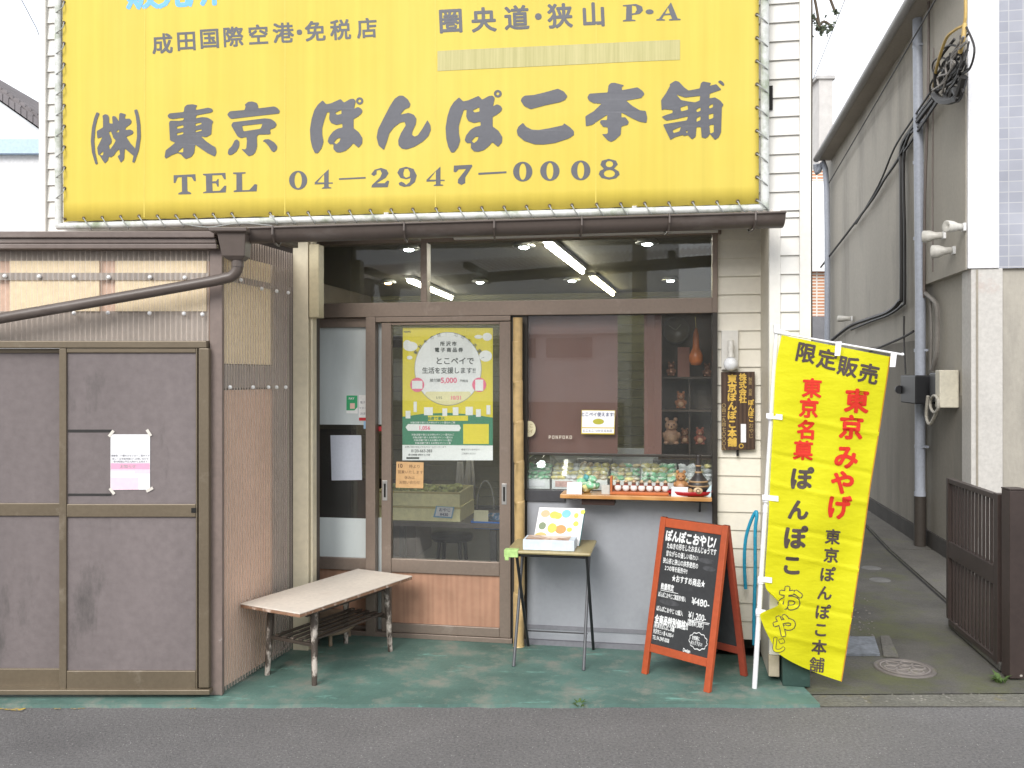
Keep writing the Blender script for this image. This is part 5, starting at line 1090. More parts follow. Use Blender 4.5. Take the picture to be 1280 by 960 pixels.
for k in range(6):
    t = k * math.pi / 3; g.M = Matrix.Translation((q.x + .075 * math.cos(t), q.y + .075 * math.sin(t), -.003)); g.lathe([(.026, 0), (.026, .003), (.036, .003), (.036, 0)], n=18, caps=False)
g.M = Matrix.Translation((q.x, q.y, -.003)); g.lathe([(.02, 0), (.02, .003), (.03, .003), (.03, 0)], n=18, caps=False)
g.lathe([(.118, 0), (.118, .003), (.126, .003), (.126, 0)], n=32, caps=False); g.build('relief', M('manhole_relief', (.22, .195, .18), .6, .15, 8), mh)
g = MB(W); g.hexa([G(1055, 820, -.009), G(1100, 820, -.009), G(1093, 798, -.009), G(1058, 798, -.009)], (0, 0, .012)); one(g, 'meter_cover', 'rectangular grey blue meter cover set in the alley beside the flag', 'cover', M('cover_gray', (.17, .185, .21), .6, .3, 15, 50, .2))
for px, py, lab in ((1089, 710, 'small round pale cap set in the alley, the farther of two'), (1100, 725, 'small round pale cap set in the alley, the nearer of two')):
    g = MB(W); q = G(px, py, -.01); g.lathe([(.0, .006), (.07, .006), (.08, 0)], (q.x, q.y, -.011), 20); one(g, 'alley_drain', lab, 'drain', M('cap_gray', (.15, .147, .14), .7, .15, 9), 'round caps in the alley')
g = MB(W); g.hexa([G(1104, 822, -.01), G(1124, 823, -.01), G(1112, 797, -.01), G(1100, 797, -.01)], (0, 0, .014)); one(g, 'broken_slab', 'broken bit of concrete edging right of the meter cover', 'slab', M('ledge_concrete', (.2, .2, .2)), bev=.005)
random.seed(11); g = MB(W)
for k in range(45):
    px, py = random.uniform(1062, 1090), random.uniform(742, 796); q = G(px, py, -.01); r_ = random.uniform(.004, .009)
    g.ball((q.x + random.uniform(-.02, .02), q.y, -.008), r_, 6, 4, 1, 1, .6)
for k in range(60):
    px, py = random.uniform(1030, 1275), random.uniform(866, 877); q = G(px, py, -.01); g.ball((q.x, q.y, -.014), random.uniform(.003, .009), 6, 4, 1, 1, .6)
o = one(g, 'gravel', 'loose pebbles and chips in the alley by the flag and along the road edge', 'gravel', M('pebble', (.22, .205, .18), .8, .3, 30)); o['kind'] = 'stuff'
def weed(px, py, n_, sz, lab):
    q = G(px, py, -.01); g = MB(W)
    for k in range(n_):
        t = random.uniform(0, 6.28); L = sz * random.uniform(.6, 1.2); d = Vector((math.cos(t), math.sin(t), 0)); s_ = Vector((-d.y, d.x, 0)) * sz * .09
        b0 = Vector((q.x, q.y, -.02)) + d * sz * random.uniform(0, .35); m_ = b0 + d * L * .35 + Vector((0, 0, L * .6)); e = b0 + d * L * .85 + Vector((0, 0, L * random.uniform(.4, .85)))
        g.add([b0 - s_, b0 + s_, m_ + s_ * 1.4, m_ - s_ * 1.4, e], [(0, 1, 2, 3), (3, 2, 4)])
    one(g, 'weed', lab, 'weed', M('weed_green', (.07, .12, .028), .7, .3, 30))
weed(724, 882, 16, .045, 'tiny weed in the joint of the green slab in front of the folding table'); weed(1250, 852, 26, .06, 'tuft of grass at the foot of the slatted gate'); weed(906, 880, 7, .02, 'tiny dry sprig at the slab edge in front of the chalkboard')
g = MB(W); 
for k in range(5): q = G(1000 + k * 9 + 8, 838, 0); g.ball((q.x, q.y, .01), .018, 7, 5, 1, 1, .7)
o = one(g, 'leaf_litter', 'dark dead leaves by the green plinth under the flag', 'leaves', M('dead_leaf', (.04, .035, .025), .9)); o['kind'] = 'stuff'

# ---------------------------------------------------------------- far things
fb_ = thing('brick_house', 'orange brick house glimpsed in the gap behind the shop', 'house', P(1021, 480, 24), W)
g = MB(W); a, c = P(1006, 470, 24), P(1038, 212, 24); g.box(a.x, 24, -1, c.x, 28, c.z); g.build('wall', brickmat('orange_brick', (.42, .17, .08), (.5, .22, .1), (.6, .56, .5), .24, .085, .02), fb_)
g = MB(W); g.box(a.x - .2, 23.8, P(1, 340, 24).z, c.x + .2, 24.02, P(1, 228, 24).z); g.build('white_panel', white_pl, fb_)
g = MB(W); g.box(a.x - .2, 23.8, -1, c.x + .2, 24.02, P(1, 396, 24).z); g.build('lower_storey', M('dark_storey', (.16, .16, .17), .7), fb_)
fk = thing('far_tower', 'pale grey concrete block rising behind the grey building roof', 'building', P(1035, 480, 40), W)
g = MB(W); a, c = P(1024, 240, 40), P(1041, 99, 40); g.box(a.x, 40, -1, c.x, 44, c.z); g.build('wall', M('far_concrete', (.52, .50, .48), .8, .1), fk)
g = MB(W); g.box(a.x - .15, 39.9, c.z, c.x + .1, 44.1, c.z + .15); g.build('parapet', M('far_concrete2', (.45, .44, .43), .8), fk)
# tree behind the wing top
tr = thing('street_tree', 'dark leafy twigs showing above the alley against the white sky', 'tree', P(1014, 480, 13) + Vector((0, 0, -1.5)), W)
random.seed(5); g = MB(W); q = P(1013.5, 480, 13); tk = [P(1004, 500, 13), P(1005, 200, 13), P(1011, 30, 13), P(1012, -60, 13)]; tk[0].z = 0; g.tube(tk, [.14, .12, .06, .04], 8)
for a in ((1012, 24, 1028, 40), (1012, -20, 1024, 30), (1020, 36, 1040, 34), (1012, -50, 1045, 18), (1008, -40, 980, 10)):
    g.tube(fat_line([P(a[0], a[1], 13), P((a[0] + a[2]) / 2, (a[1] + a[3]) / 2 - 8, 13), P(a[2], a[3], 13)], 4), .02, 6)
g.build('trunk', M('bark', (.09, .07, .05), .9), tr)
g = MB(W)
for k in range(260):
    c0 = random.choice(((1026, 36, 9), (1037, 34, 6), (1045, 16, 4), (1014, 22, 6), (1030, -30, 22), (1000, -40, 30)))
    p = P(c0[0] + random.gauss(0, c0[2] * .5), c0[1] + random.gauss(0, c0[2] * .5), 13 + random.uniform(-.3, .3)); s_ = .045
    d = Vector((random.uniform(-1, 1), random.uniform(-1, 1), random.uniform(-1, 1))).normalized(); e = d.orthogonal().normalized() * s_ * .5; d = d * s_
    g.add([p - d, p + e, p + d, p - e], [(0, 1, 2, 3)])
g.build('crown', M('tree_leaf', (.04, .055, .025), .7, .3, 5), tr)
g = MB(W); g.tube([P(1060, -10, 14), P(1040, 40, 15), P(1012, 110, 16)], .006, 5); one(g, 'overhead_wire', 'thin overhead wire crossing the white sky left of the grey roof', 'wire', cab)
g = MB(W); g.tube([P(26, -2, 9), P(46, 36, 9.5), P(50, 48, 9.6)], .006, 5); one(g, 'overhead_wire', 'faint wire in the white sky at the upper left', 'wire', M('faint_wire', (.4, .4, .42), .6))
# white house on the left behind the shed
hh = thing('white_house', 'white house with grey tiled roof and blue band behind the shed at the left', 'house', P(0, 480, 9) , W)
g = MB(W); a, c = P(-400, 400, 8), P(75, 190, 8); g.box(a.x, 8, -1, c.x, 11.9, c.z); g.build('wall', M('white_render', (.70, .70, .71), .6, .03, 1), hh)
g = MB(W); g.box(a.x, 7.93, P(0, 191.5, 7.93).z, c.x, 12, P(0, 173.5, 7.93).z); g.build('blue_band', M('pale_blue_band', (.42, .55, .72), .5, .04), hh)
g = MB(W); e0, e1, e2 = P(-200, 4, 12), P(0, 150, 12), P(52, 179, 12)
g.box(a.x, 12.6, 2, P(48, 0, 12).x, 16, P(0, 160, 12).z); g.build('upper_wall', M('beige_render', (.62, .60, .56), .6), hh)
g = MB(W); A, B = P(-60, 96, 11.5), P(60, 181, 11.5)
g.hexa([(A.x, 11.5, A.z), (B.x, 11.5, B.z), (B.x, 17, B.z), (A.x, 17, A.z)], (0, 0, .12)); g.build('barge_board', M('barge_white', (.66, .65, .63), .5), hh)
roofm = M('roof_tile', (.16, .14, .14), .6, .3, 3)
g = MB(W); d = B - A; N = 16
for k in range(N):
    p = A + d * (k / N); q = A + d * ((k + 1.1) / N); g.hexa([(p.x, 11.42, p.z + .15), (q.x, 11.42, q.z + .15), (q.x, 17.1, q.z + .15), (p.x, 17.1, p.z + .15)], (0, 0, .10 + .02 * (k % 2)))
    g.tube([(p.x, 11.44, p.z + .27), (p.x, 17, p.z + .27)], .05, 8)
g.build('roof', roofm, hh)

# ---------------------------------------------------------------- across the street (seen mirrored in the glass)
oh = thing('opposite_house', 'white two storey house across the road mirrored in the show window', 'house', (-3.5, -7, 0), W)
wr = M('white_render', (.7, .7, .71)); dw = M('dark_window', (.03, .035, .04), .1)
g = MB(W); g.box(-9, -7.2, 0.0, -2.1, -13, 5.2); g.build('wall', wr, oh)
g = MB(W); g.box(-8.8, -7.19, .02, -2.2, -7.05, 1.05); g.build('garden_wall', M('brown_wall', (.10, .075, .06), .7), oh)
g = MB(W); g.box(-9.2, -7.0, 5.2, -1.9, -13.2, 5.45); g.build('roof', roofm, oh)
for x in (-3.3, -4.5, -5.9, -7.4): g = MB(W); g.box(x - .5, -7.2, 1.95, x + .45, -7.13, 2.35); wn = g.build('window', dw, oh)
g = MB(W); g.box(-8.9, -7.18, 2.42, -2.15, -7.0, 2.5); g.build('ledge', wr, oh)
up = thing('utility_pole', 'grey concrete utility pole across the road mirrored in the glass', 'pole', (-1.55, -5.6, 0), W)
g = MB(W); g.tube([(-1.55, -5.6, 0), (-1.55, -5.6, 9)], .15, 14, r1=.11); g.build('shaft', M('pole_concrete', (.14, .13, .125), .8), up)
g = MB(W); g.tube([(-2.1, -5.6, 7.6), (-1.0, -5.6, 7.6)], .05, 8); g.build('cross_arm', M('pole_concrete', (.2, .2, .2)), up)
og = thing('opposite_garage', 'grey garage across the road right of the white house', 'garage', (1.5, -8, 0), W)
g = MB(W); g.box(-1.75, -8, 0, 6, -13, 3.1); g.build('wall', M('garage_gray', (.09, .088, .085), .7, .1), og)
g = MB(W); g.box(-.3, -7.99, 0, 3, -7.95, 2.3); g.build('shutter', M('shutter_gray', (.16, .15, .15), .6), og)
# ---------------------------------------------------------------- lamps inside the shop
def PS(px, py, z):                                    # point in the shop frame where the sight line meets height z
    D = (z - H) * FPX / (HOR - py); return SFI @ Vector(((px - 640) / FPX * D, D, z))
tube_m = lamp('tube_glow', (1.0, .95, .80), 26); tube_y = lamp('tube_glow_warm', (1.0, .90, .55), 16); spot_m = lamp('spot_glow', (.92, 1.0, .97), 35); spot_w = lamp('spot_glow_warm', (1.0, .62, .25), 12)
rim = M('spot_rim', (.5, .5, .48), .3, metal=.5)
for (a, c, mt, lab) in (((684, 306), (728, 340), tube_m, 'bright white fluorescent tube nearest the glass on the shop ceiling'), ((740, 348), (766, 368), tube_y, 'yellowish fluorescent tube behind the nearest one, at its right'), ((511, 351), (564, 373), tube_m, 'fluorescent tube at the left, crossing behind the transom divider')):
    A, B = PS(*a, 2.42), PS(*c, 2.42); t = thing('fluorescent_light', lab, 'lamp', A.lerp(B, .5), SF, 'fluorescent tubes in the shop')
    d = (B - A).normalized(); s_ = Vector((-d.y, d.x, 0)) * .035
    g = MB(); g.hexa([A - s_ + Vector((0, 0, .02)), A + s_ + Vector((0, 0, .02)), B + s_ + Vector((0, 0, .02)), B - s_ + Vector((0, 0, .02))], (0, 0, .028)); g.build('housing', white_pl, t)
    g = MB(); g.tube([A, B], .017, 10); g.build('tube', mt, t)
for px, py, nm in ((511, 312, 'front row, first from the left, before the divider'), (655, 309, 'front row, left of the nearest tube'), (809, 305, 'front row, rightmost'), (485, 354, 'back row, leftmost, warm orange'), (600, 353, 'back row, right of the transom divider'), (715, 351, 'back row, between the two right tubes'), (838, 351, 'back row, rightmost')):
    q = PS(px, py, 2.44); t = thing('ceiling_spotlight', 'small round ceiling spotlight, ' + nm, 'lamp', q, SF, 'ceiling spotlights seen through the transom')
    g = MB(); g.lathe([(.045, .0), (.075, .002), (.08, .01), (.06, .03), (.045, .028), (.045, 0)], q, 18); g.build('rim', rim, t)
    g = MB(); g.ball((q.x, q.y, q.z + .005), .038, 12, 6, 1, 1, .5); g.build('bulb', spot_w if px == 485 else spot_m, t)

# ---------------------------------------------------------------- inside the door: counter, crates, tray
zt = .60
ct = thing('shop_table', 'low dark table inside the door carrying the yellow crates', 'table', SFI @ P(560, 700, 6.1), SF)
g = MB(); tx0, tx1 = SX(470, .7), SX(640, .7); ty0, ty1 = .52, 1.12; g.box(tx0, ty0, zt - .03, tx1, ty1, zt); g.build('top', M('dark_table', (.09, .075, .07), .5, .2), ct)
for x in (tx0 + .08, tx1 - .1):
    for y in (ty0 + .06, ty1 - .06): g = MB(); g.box(x - .02, y - .02, .02, x + .02, y + .02, zt - .031); g.build('leg', M('black_steel', (.03, .03, .03), .4), ct)
cream = M('crate_cream', (.80, .74, .42), .5, .08, 4); crin = M('crate_inner', (.50, .42, .18), .5, .1)
def crate(x0, x1, y0, y1, z0, h, lab):
    t = thing('food_crate', lab, 'crate', ((x0 + x1) / 2, (y0 + y1) / 2, z0), SF, 'cream crates on the table inside the door')
    g = MB(); w_ = .012; g.box(x0, y0, z0, x1, y0 + w_, z0 + h); g.box(x0, y1 - w_, z0, x1, y1, z0 + h); g.box(x0, y0 + w_, z0, x0 + w_, y1 - w_, z0 + h); g.box(x1 - w_, y0 + w_, z0, x1, y1 - w_, z0 + h); g.box(x0 + w_, y0 + w_, z0, x1 - w_, y1 - w_, z0 + .01); g.build('crate_body', cream, t)
    g = MB(); g.box(x0 - .004, y0 - .006, z0 + h - .012, x1 + .004, y0 - .0005, z0 + h); g.build('rim', crin, t); return t
cx0, cx1 = SX(470, .6), SX(577, .6); zc = SZ(660, .6, 560)
crate(cx0, cx1, .56, .98, zt + .001, .095, 'lower of the two stacked cream crates behind the door glass')
crate(cx0 + .005, cx1 - .005, .565, .975, zt + .098, .095, 'upper of the two cream crates, holding wrapped sweets')
random.seed(4); g = MB()
for k in range(60): g.ball((random.uniform(cx0 + .05, cx1 - .05), random.uniform(.6, .93), zt + .155 + random.uniform(0, .05)), random.uniform(.018, .03), 8, 5, 1.2, .9, .7)
o = one(g, 'wrapped_sweets', 'heap of wrapped green and cream sweets in the upper crate', 'sweets', M('wrapped_green', (.42, .45, .16), .3, .6, 22, 40, .3)); o['kind'] = 'stuff'
pr = thing('price_sign', 'blue edged price card clipped to the front of the upper crate', 'price card', S(556, 651, .55), SF)
g = MB(); g.hexa([S(541.5, 646.5, .552), S(565, 648, .552), S(568, 634, .552), S(545, 632.5, .552)], (0, .003, 0)); g.build('card', flat('card_blue', (.22, .42, .62)), pr)
g = MB(); g.poly([(544, 645), (564, 646.3), (566.3, 634.6), (546.6, 633.5)], [], onS(.5505)); g.build('white_field', paper, pr)
g = MB(); g.text('おやじ', 556, 637.3, 5, onS(.549), .02, .03); g.text('¥430', 555, 643, 5, onS(.549), .02, .03); g.build('lettering', flat('navy_ink', (.06, .07, .16)), pr)
tq = thing('blue_tray', 'bright blue plastic tray at the right end of the table inside the door', 'tray', S(610, 661, .6), SF)
g = MB(); a, c = S(589, 661, .56), S(634, 652, .56); g.add([(a.x + .02, .56, a.z), (c.x + .02, .56, a.z), (c.x + .03, .80, a.z), (a.x + .01, .80, a.z), (a.x, .54, c.z), (c.x + .03, .54, c.z), (c.x + .04, .83, c.z), (a.x - .01, .83, c.z)], [(0, 1, 2, 3), (0, 1, 5, 4), (1, 2, 6, 5), (2, 3, 7, 6), (3, 0, 4, 7)]); g.build('tray_body', flat('tray_blue', (.03, .16, .55), .3), tq)
simple('card_stand', 'small cream card with a square mark standing in the blue tray', 'card', [(592, 655), (610, 655.5), (610.5, 638), (592.5, 637.5)], .60, flat('stand_cream', (.66, .62, .42)))
simple('snack_packet', 'blue and red snack packet beside the card in the tray', 'packet', [(611, 652), (633, 652), (633, 641), (611, 641)], .66, M('packet_blue', (.10, .25, .45), .4, .8, 30, stain=(.6, .5, .5), sscale=30, samt=(.5, .6)))
# cloths hanging at the back
for px0, px1, y0, y1, lab in ((569, 580, 577, 626, 'left of two pale cloths hanging inside behind the crates'), (580, 593, 574, 624, 'right of two pale cloths hanging inside behind the crates')):
    g = MB(); N = 10; vs = []
    for i in range(N + 1):
        x = px0 + (px1 - px0) * i / N; d = 1.5 + .02 * math.sin(i * 1.9); k = .55 + .45 * 1
        for y, sq in ((y0, .55), ((y0 + y1) / 2, .9), (y1, 1)):
            m_ = (px0 + px1) / 2; vs.append(S(m_ + (x - m_) * sq, y, d))
    g.add(vs, [(3 * i + j, 3 * i + 3 + j, 3 * i + 4 + j, 3 * i + 1 + j) for i in range(N) for j in range(2)], True)
    o = one(g, 'hanging_cloth', lab, 'cloth', M('pale_cloth', (.72, .68, .62), .8, .1), 'cloths hanging inside'); s_ = o.modifiers.new('solid', 'SOLIDIFY'); s_.thickness = .01
g = MB(); g.tube([S(548, 573, 1.5), S(612, 571, 1.5)], .008, 8); one(g, 'towel_rail', 'thin rail the pale cloths hang from inside the shop', 'rail', steel)
g = MB(); q = S(607, 636, .8); g.tube(fat_line([(q.x - .06 * math.cos(t) , .8, q.z + .19 * math.sin(t)) for t in [k * math.pi / 8 for k in range(9)]], 2), .005, 6); one(g, 'wire_loop', 'thin wire handle standing over the blue tray', 'wire', steel)
ds = thing('dark_stool', 'dark stool under the table behind the lower door glass', 'stool', S(568, 715, .9), SF)
g = MB(); a = S(565, 664, .9); g.lathe([(.0, .0), (.14, .0), (.15, .02), (.14, .04), (.0, .04)], (a.x, .9, .42), 20); g.build('seat', black_m, ds)
for k in range(4):
    t = .78 + k * math.pi / 2; g = MB(); g.tube([(a.x + .1 * math.cos(t), .9 + .1 * math.sin(t), .42), (a.x + .14 * math.cos(t), .9 + .14 * math.sin(t), .02)], .014, 8); g.build('leg', black_m, ds)
cbx = thing('back_cabinet', 'dark glazed cabinet at the back left of the shop', 'cabinet', S(430, 600, 2.2), SF)
a, c = S(396, 650, 2.2), S(520, 330, 2.2)
g = MB(); g.box(rx0 + .02, 2.2, .02, SX(520, 2.2), 2.7, 1.9); g.build('cabinet_body', M('dark_cabinet', (.05, .035, .025), .5, .2), cbx)
g = MB(); g.box(rx0 + .2, 2.185, 1.1, SX(505, 2.2), 2.199, 1.8); g.build('cabinet_door', M('cabinet_door', (.10, .09, .05), .3, .2), cbx)
# ---------------------------------------------------------------- inside the show window
zsf = SZ(611, .03, 760)
ks = thing('display_counter', 'dark inner counter behind the show window', 'counter', (SX(770, .3), .3, .02), SF)
g = MB(); g.box(xw0 + .03, .075, .02, xw1 + .1, .62, zsf - .03); g.build('counter_body', M('dark_counter', (.05, .05, .055), .5), ks)
g = MB(); g.box(xw0 + .021, .072, zsf - .0295, xw1 + .1, .63, zsf - .012); g.build('counter_top', M('counter_top', (.30, .29, .28), .4), ks)
g = MB(); g.box(xw0 + .05, .75, zsf - .2, SX(826, .75), .78, SZ(560, .75, 740)); g.build('back_panel', M('pale_back', (.70, .72, .70), .6, .1, 3), ks)
gb_m = M('package_green', (.24, .56, .33), .3, .25, 20, stain=(.72, .76, .66), sscale=34, samt=(.5, .58)); yb_m = M('package_yellow', (.80, .70, .30), .35, .25, 18, stain=(.80, .78, .68), sscale=30, samt=(.5, .58)); bb_m = M('package_brown', (.66, .50, .30), .4, .3, 18, stain=(.78, .74, .62), sscale=30, samt=(.5, .58)); tray_w = flat('tray_white', (.72, .74, .73), .4); clear = glass('clear_lid', (.97, .98, .97), .22)
BX = ((657, 687, 590, 612, 'g', 'box of green wrapped sweets, leftmost behind the window beside the bamboo'), (690, 722, 588, 612, 'y', 'second sweets box from the left with a red striped front'), (721, 759, 585, 612, 'b', 'tall box of yellow brown sweets, third from the left behind the window'), (763, 798, 587, 606, 'm', 'box of mixed sweets right behind the left end of the figurine rack'), (801, 846, 587, 606, 'gy', 'wide box of green and yellow sweets behind the figurine rack'), (849, 890, 587, 606, 'y', 'rightmost sweets box, half hidden by the striped bottle'))
random.seed(9)
for x0, x1, y0, y1, kd, lab in BX:
    t = thing('sweets_box', 'clear lidded ' + lab, 'sweets box', S((x0 + x1) / 2, 612, .14), SF, 'sweets boxes behind the show window')
    a, c = S(x0, 611, .05), S(x1, 611, .05); w_ = c.x - a.x; zf_, zb_ = zsf + .04, zsf + .118 + (590 - y0) * .002
    zb_ = max(zb_, zf_ + .03)
    g = MB(); y0_, y1_ = .045, .19
    g.add([(a.x, y0_, zsf - .01), (c.x, y0_, zsf - .01), (c.x, y1_, zsf - .01), (a.x, y1_, zsf - .01), (a.x, y0_, zf_), (c.x, y0_, zf_), (c.x, y1_, zb_), (a.x, y1_, zb_)], [(0, 1, 2, 3), (4, 5, 6, 7), (0, 1, 5, 4), (1, 2, 6, 5), (2, 3, 7, 6), (3, 0, 4, 7)]); g.build('tray', tray_w, t)
    pal = {'g': [gb_m], 'y': [yb_m, paper], 'b': [bb_m, yb_m], 'm': [gb_m, yb_m, bb_m, bb_m], 'gy': [gb_m, gb_m, yb_m]}[kd]
    for i in range(4):
        for j in range(4):
            g = MB(); u_, v_ = (i + .5) / 4 + random.uniform(-.04, .04), (j + .5) / 4 + random.uniform(-.03, .03); g.lump((a.x + w_ * u_, y0_ + (y1_ - y0_) * v_, zf_ + (zb_ - zf_) * v_ + .008), .60 * w_ / 4, 1.15, .9, .5, .25); g.build('sweet', random.choice(pal), t)
    g = MB(); g.hexa([(a.x - .002, y0_ - .002, zf_ + .026), (c.x + .002, y0_ - .002, zf_ + .026), (c.x + .002, y1_, zb_ + .026), (a.x - .002, y1_, zb_ + .026)], (0, 0, .002)); g.build('lid', clear, t)
    if kd in 'gyb':
        g = MB(); g.box(a.x + .02, y0_ - .003, zsf + .004, a.x + w_ * .8, y0_ - .001, zsf + .038); g.build('label', M('label_red', (.62, .40, .36), .5, .4, 30) if kd == 'y' else paper, t)
gbw = thing('glass_bowl', 'large round glass dome behind the sweets at the left of the window', 'bowl', S(680, 600, .5), SF)
g = MB(); q = S(678, 590, .52); g.ball((q.x, q.y, q.z), .12, 24, 12); g.build('dome', glass('bowl_glass', (.93, .95, .90), .3), gbw)
g = MB(); g.tube([(q.x + .122 * math.cos(k * math.pi / 16), q.y, q.z + .122 * math.sin(k * math.pi / 16)) for k in range(33)], .004, 6); g.build('ring', flat('bowl_rim', (.5, .52, .40)), gbw)
for px, lab in ((742, 'grey machine with display at the back of the counter'), (838, 'dark grey machine under the shelf at the back of the counter')):
    mc = thing('kitchen_machine', lab, 'machine', S(px, 600, .66), SF); a, c = S(px - 22, 600, .64), S(px + 24, 574, .64)
    g = MB(); g.box(a.x, .64, zsf - .01, c.x, .74, c.z); g.build('body', M('machine_gray', (.38, .39, .38), .4) if px < 800 else M('machine_dark', (.16, .16, .16), .4), mc, .012)
    g = MB(); g.box(a.x + .03, .634, c.z - .07, c.x - .03, .639, c.z - .02); g.build('panel', M('machine_panel', (.10, .11, .11), .3), mc)
# cabinet with figurines at the right of the window
fs_ = thing('figurine_shelf', 'dark wooden shelf of folk figurines inside the right of the show window', 'shelf', S(858, 568, .42), SF)
sx0, sx1 = SX(827, .42), SX(905, .42); wdk = M('shelf_dark', (.075, .05, .035), .5, .2)
zq = lambda y: SZ(y, .42, 858)
g = MB(); g.box(sx0, .62, zq(575), sx1, .64, zq(385)); g.build('back', M('shelf_back', (.095, .07, .05), .6, .25, 2, stretch=(.4, 1, 5)), fs_)
for y in (572, 512, 471): g = MB(); g.box(sx0, .40, zq(y) - .012, sx1, .618, zq(y)); g.build('shelf_board', wdk, fs_)
g = MB(); g.box(sx0 - .02, .40, zq(575), sx0 - .001, .64, zq(385)); g.build('side', wdk, fs_)
g = MB(); g.box(SX(861, .42), .45, zq(572), SX(863, .42), .61, zq(472)); g.build('divider', wdk, fs_)
tan = M('tanuki_brown', (.34, .13, .055), .5, .3, 25); tanl = M('tanuki_belly', (.50, .30, .18), .5, .2, 20); dkt = M('tanuki_dark', (.07, .035, .02), .5)
def tanuki(px, ybase, hpx, c, lab, cat='figurine', group=None, mat=tan, nm='animal_figurine', belly=tanl):
    q = S(px, ybase, c); hh_ = S(px, ybase - hpx, c).z - q.z; t = thing(nm, lab, cat, q, SF, group); r_ = hh_ * .30
    g = MB(); g.ball((q.x, c, q.z + hh_ * .30), r_, 16, 10, 1, .9, 1.02); g.ball((q.x, c - r_ * .1, q.z + hh_ * .70), r_ * .78, 16, 10, 1, .9, .9)
    for s_ in (-1, 1):
        g.ball((q.x + s_ * r_ * .52, c, q.z + hh_ * .93), r_ * .26, 10, 6, 1, .6, 1.1); g.ball((q.x + s_ * r_ * .6, c - r_ * .4, q.z + hh_ * .08), r_ * .34, 10, 6, 1, 1.2, .7); g.ball((q.x + s_ * r_ * .92, c - r_ * .25, q.z + hh_ * .36), r_ * .28, 10, 6, .8, .9, 1.4)
    g.build('body', mat, t)
    g = MB(); g.ball((q.x, c - r_ * .42, q.z + hh_ * .28), r_ * .68, 14, 8, 1, .8, 1); g.ball((q.x, c - r_ * .72, q.z + hh_ * .64), r_ * .30, 10, 6, 1.1, .7, .8); g.build('belly', belly, t)
    g = MB()
    for s_ in (-1, 1): g.ball((q.x + s_ * r_ * .32, c - r_ * .70, q.z + hh_ * .75), r_ * .11, 8, 6)
    g.ball((q.x, c - r_ * .93, q.z + hh_ * .67), r_ * .10, 8, 6); g.build('face', dkt, t); return t
G_ = 'raccoon dog figurines on the inner shelf'
tanuki(851, 511, 22, .46, 'brown raccoon dog figurine alone on the middle shelf', group=G_); tanuki(839, 556, 34, .45, 'pale brown seated raccoon dog figurine, largest on the bottom shelf', group=G_, mat=M('tanuki_pale', (.42, .24, .15), .5, .3, 25)); tanuki(856, 555, 20, .5, 'dark little raccoon dog figurine right of the largest one on the bottom shelf', group=G_, mat=M('tanuki_shade', (.20, .09, .05), .5, .3, 25)); tanuki(875, 556, 22, .5, 'reddish small figurine at the right end of the bottom shelf', group=G_, mat=M('tanuki_red', (.25, .07, .04), .5, .3, 25))
cop = M('copper_figure', (.50, .25, .16), .25, .3, 25, metal=.5)
tanuki(839, 470, 18, .46, 'shiny copper figurine on the top shelf left of the card', group='copper figurines', mat=cop, nm='copper_figurine', belly=cop); tanuki(884, 471, 17, .46, 'shiny copper figurine on the top shelf right of the gourd', group='copper figurines', mat=cop, nm='copper_figurine', belly=cop)
simple('shelf_card', 'plain brown pink card standing on the top shelf beside the gourd', 'card', [(847, 471), (862, 471), (862, 434), (847, 434)], .45, flat('card_pink_brown', (.36, .17, .125)))
gd = thing('hanging_gourd', 'glossy orange bottle gourd hanging inside the show window', 'gourd', S(870, 457, .3), SF)
q = S(870, 457, .3); hh_ = S(870, 410, .3).z - q.z
g = MB(); g.lathe([(.0, .0), (.028, .004), (.041, .03), (.040, .06), (.030, .085), (.021, .105), (.018, .13), (.019, .16), (.016, .19), (.008, hh_ - .003), (.0, hh_)], q, 20); g.build('gourd', M('gourd_orange', (.58, .16, .035), .25, .3, 8, stain=(.20, .05, .02), sscale=10, samt=(.55, .75)), gd)
g = MB(); g.tube([q + Vector((0, 0, hh_ - .005)), S(869, 396, .3)], .002, 5); g.build('cord', M('gold_cord', (.5, .4, .12), .6), gd)
ck_ = thing('wall_clock', 'round dark wall clock with thin hands above the figurine shelf', 'clock', S(845, 428, .6), SF)
q = S(845, 413, .6); g = MB(); g.M = Matrix.Translation(q) @ Matrix.Rotation(R(90), 4, 'X'); g.lathe([(.0, 0), (.078, 0), (.085, .006), (.085, .02), (.078, .025), (.074, .014), (.0, .014)], n=32); g.build('clock_body', M('clock_dark', (.11, .095, .07), .3, .1), ck_)
g = MB(); g.tube([q + Vector((0, -.018, 0)), q + Vector((.03, -.018, .035))], .002, 5); g.tube([q + Vector((0, -.018, 0)), q + Vector((-.045, -.018, .03))], .0015, 5); g.build('clock_hands', M('clock_hand', (.35, .32, .25), .4), ck_)

# ---------------------------------------------------------------- wooden ledge outside the window and what stands on it
zl_ = SZ(620, -.19, 790)
lw0 = SX(700, -.19); lw1 = SX(890, -.19)
led = thing('window_ledge', 'varnished wooden ledge on a dark bracket under the show window', 'shelf', ((lw0 + lw1) / 2, -.1, zl_), SF)
g = MB(); g.box(lw0, -.19, zl_ - .022, lw1, -.005, zl_); g.build('ledge_board', woodgrain('varnished_wood', (.46, .22, .07), (.55, .29, .105), (1.2, 12, 12), .25, 2), led, .003)
g = MB(); g.box(SX(727, -.15), -.15, zl_ - .06, SX(768, -.15), -.03, zl_ - .0225); g.build('bracket', M('dark_bracket', (.045, .022, .015), .5), led)
g = MB(); g.tube([(lw1 - .06, -.12, zl_ - .023), (lw1 - .06, -.012, zl_ - .1)], .006, 8); g.build('bracket', black_m, led)
yD = -.12
rk = thing('figurine_rack', 'orange wooden rack holding a row of white round figurines', 'rack', S(800, 618, yD), SF)
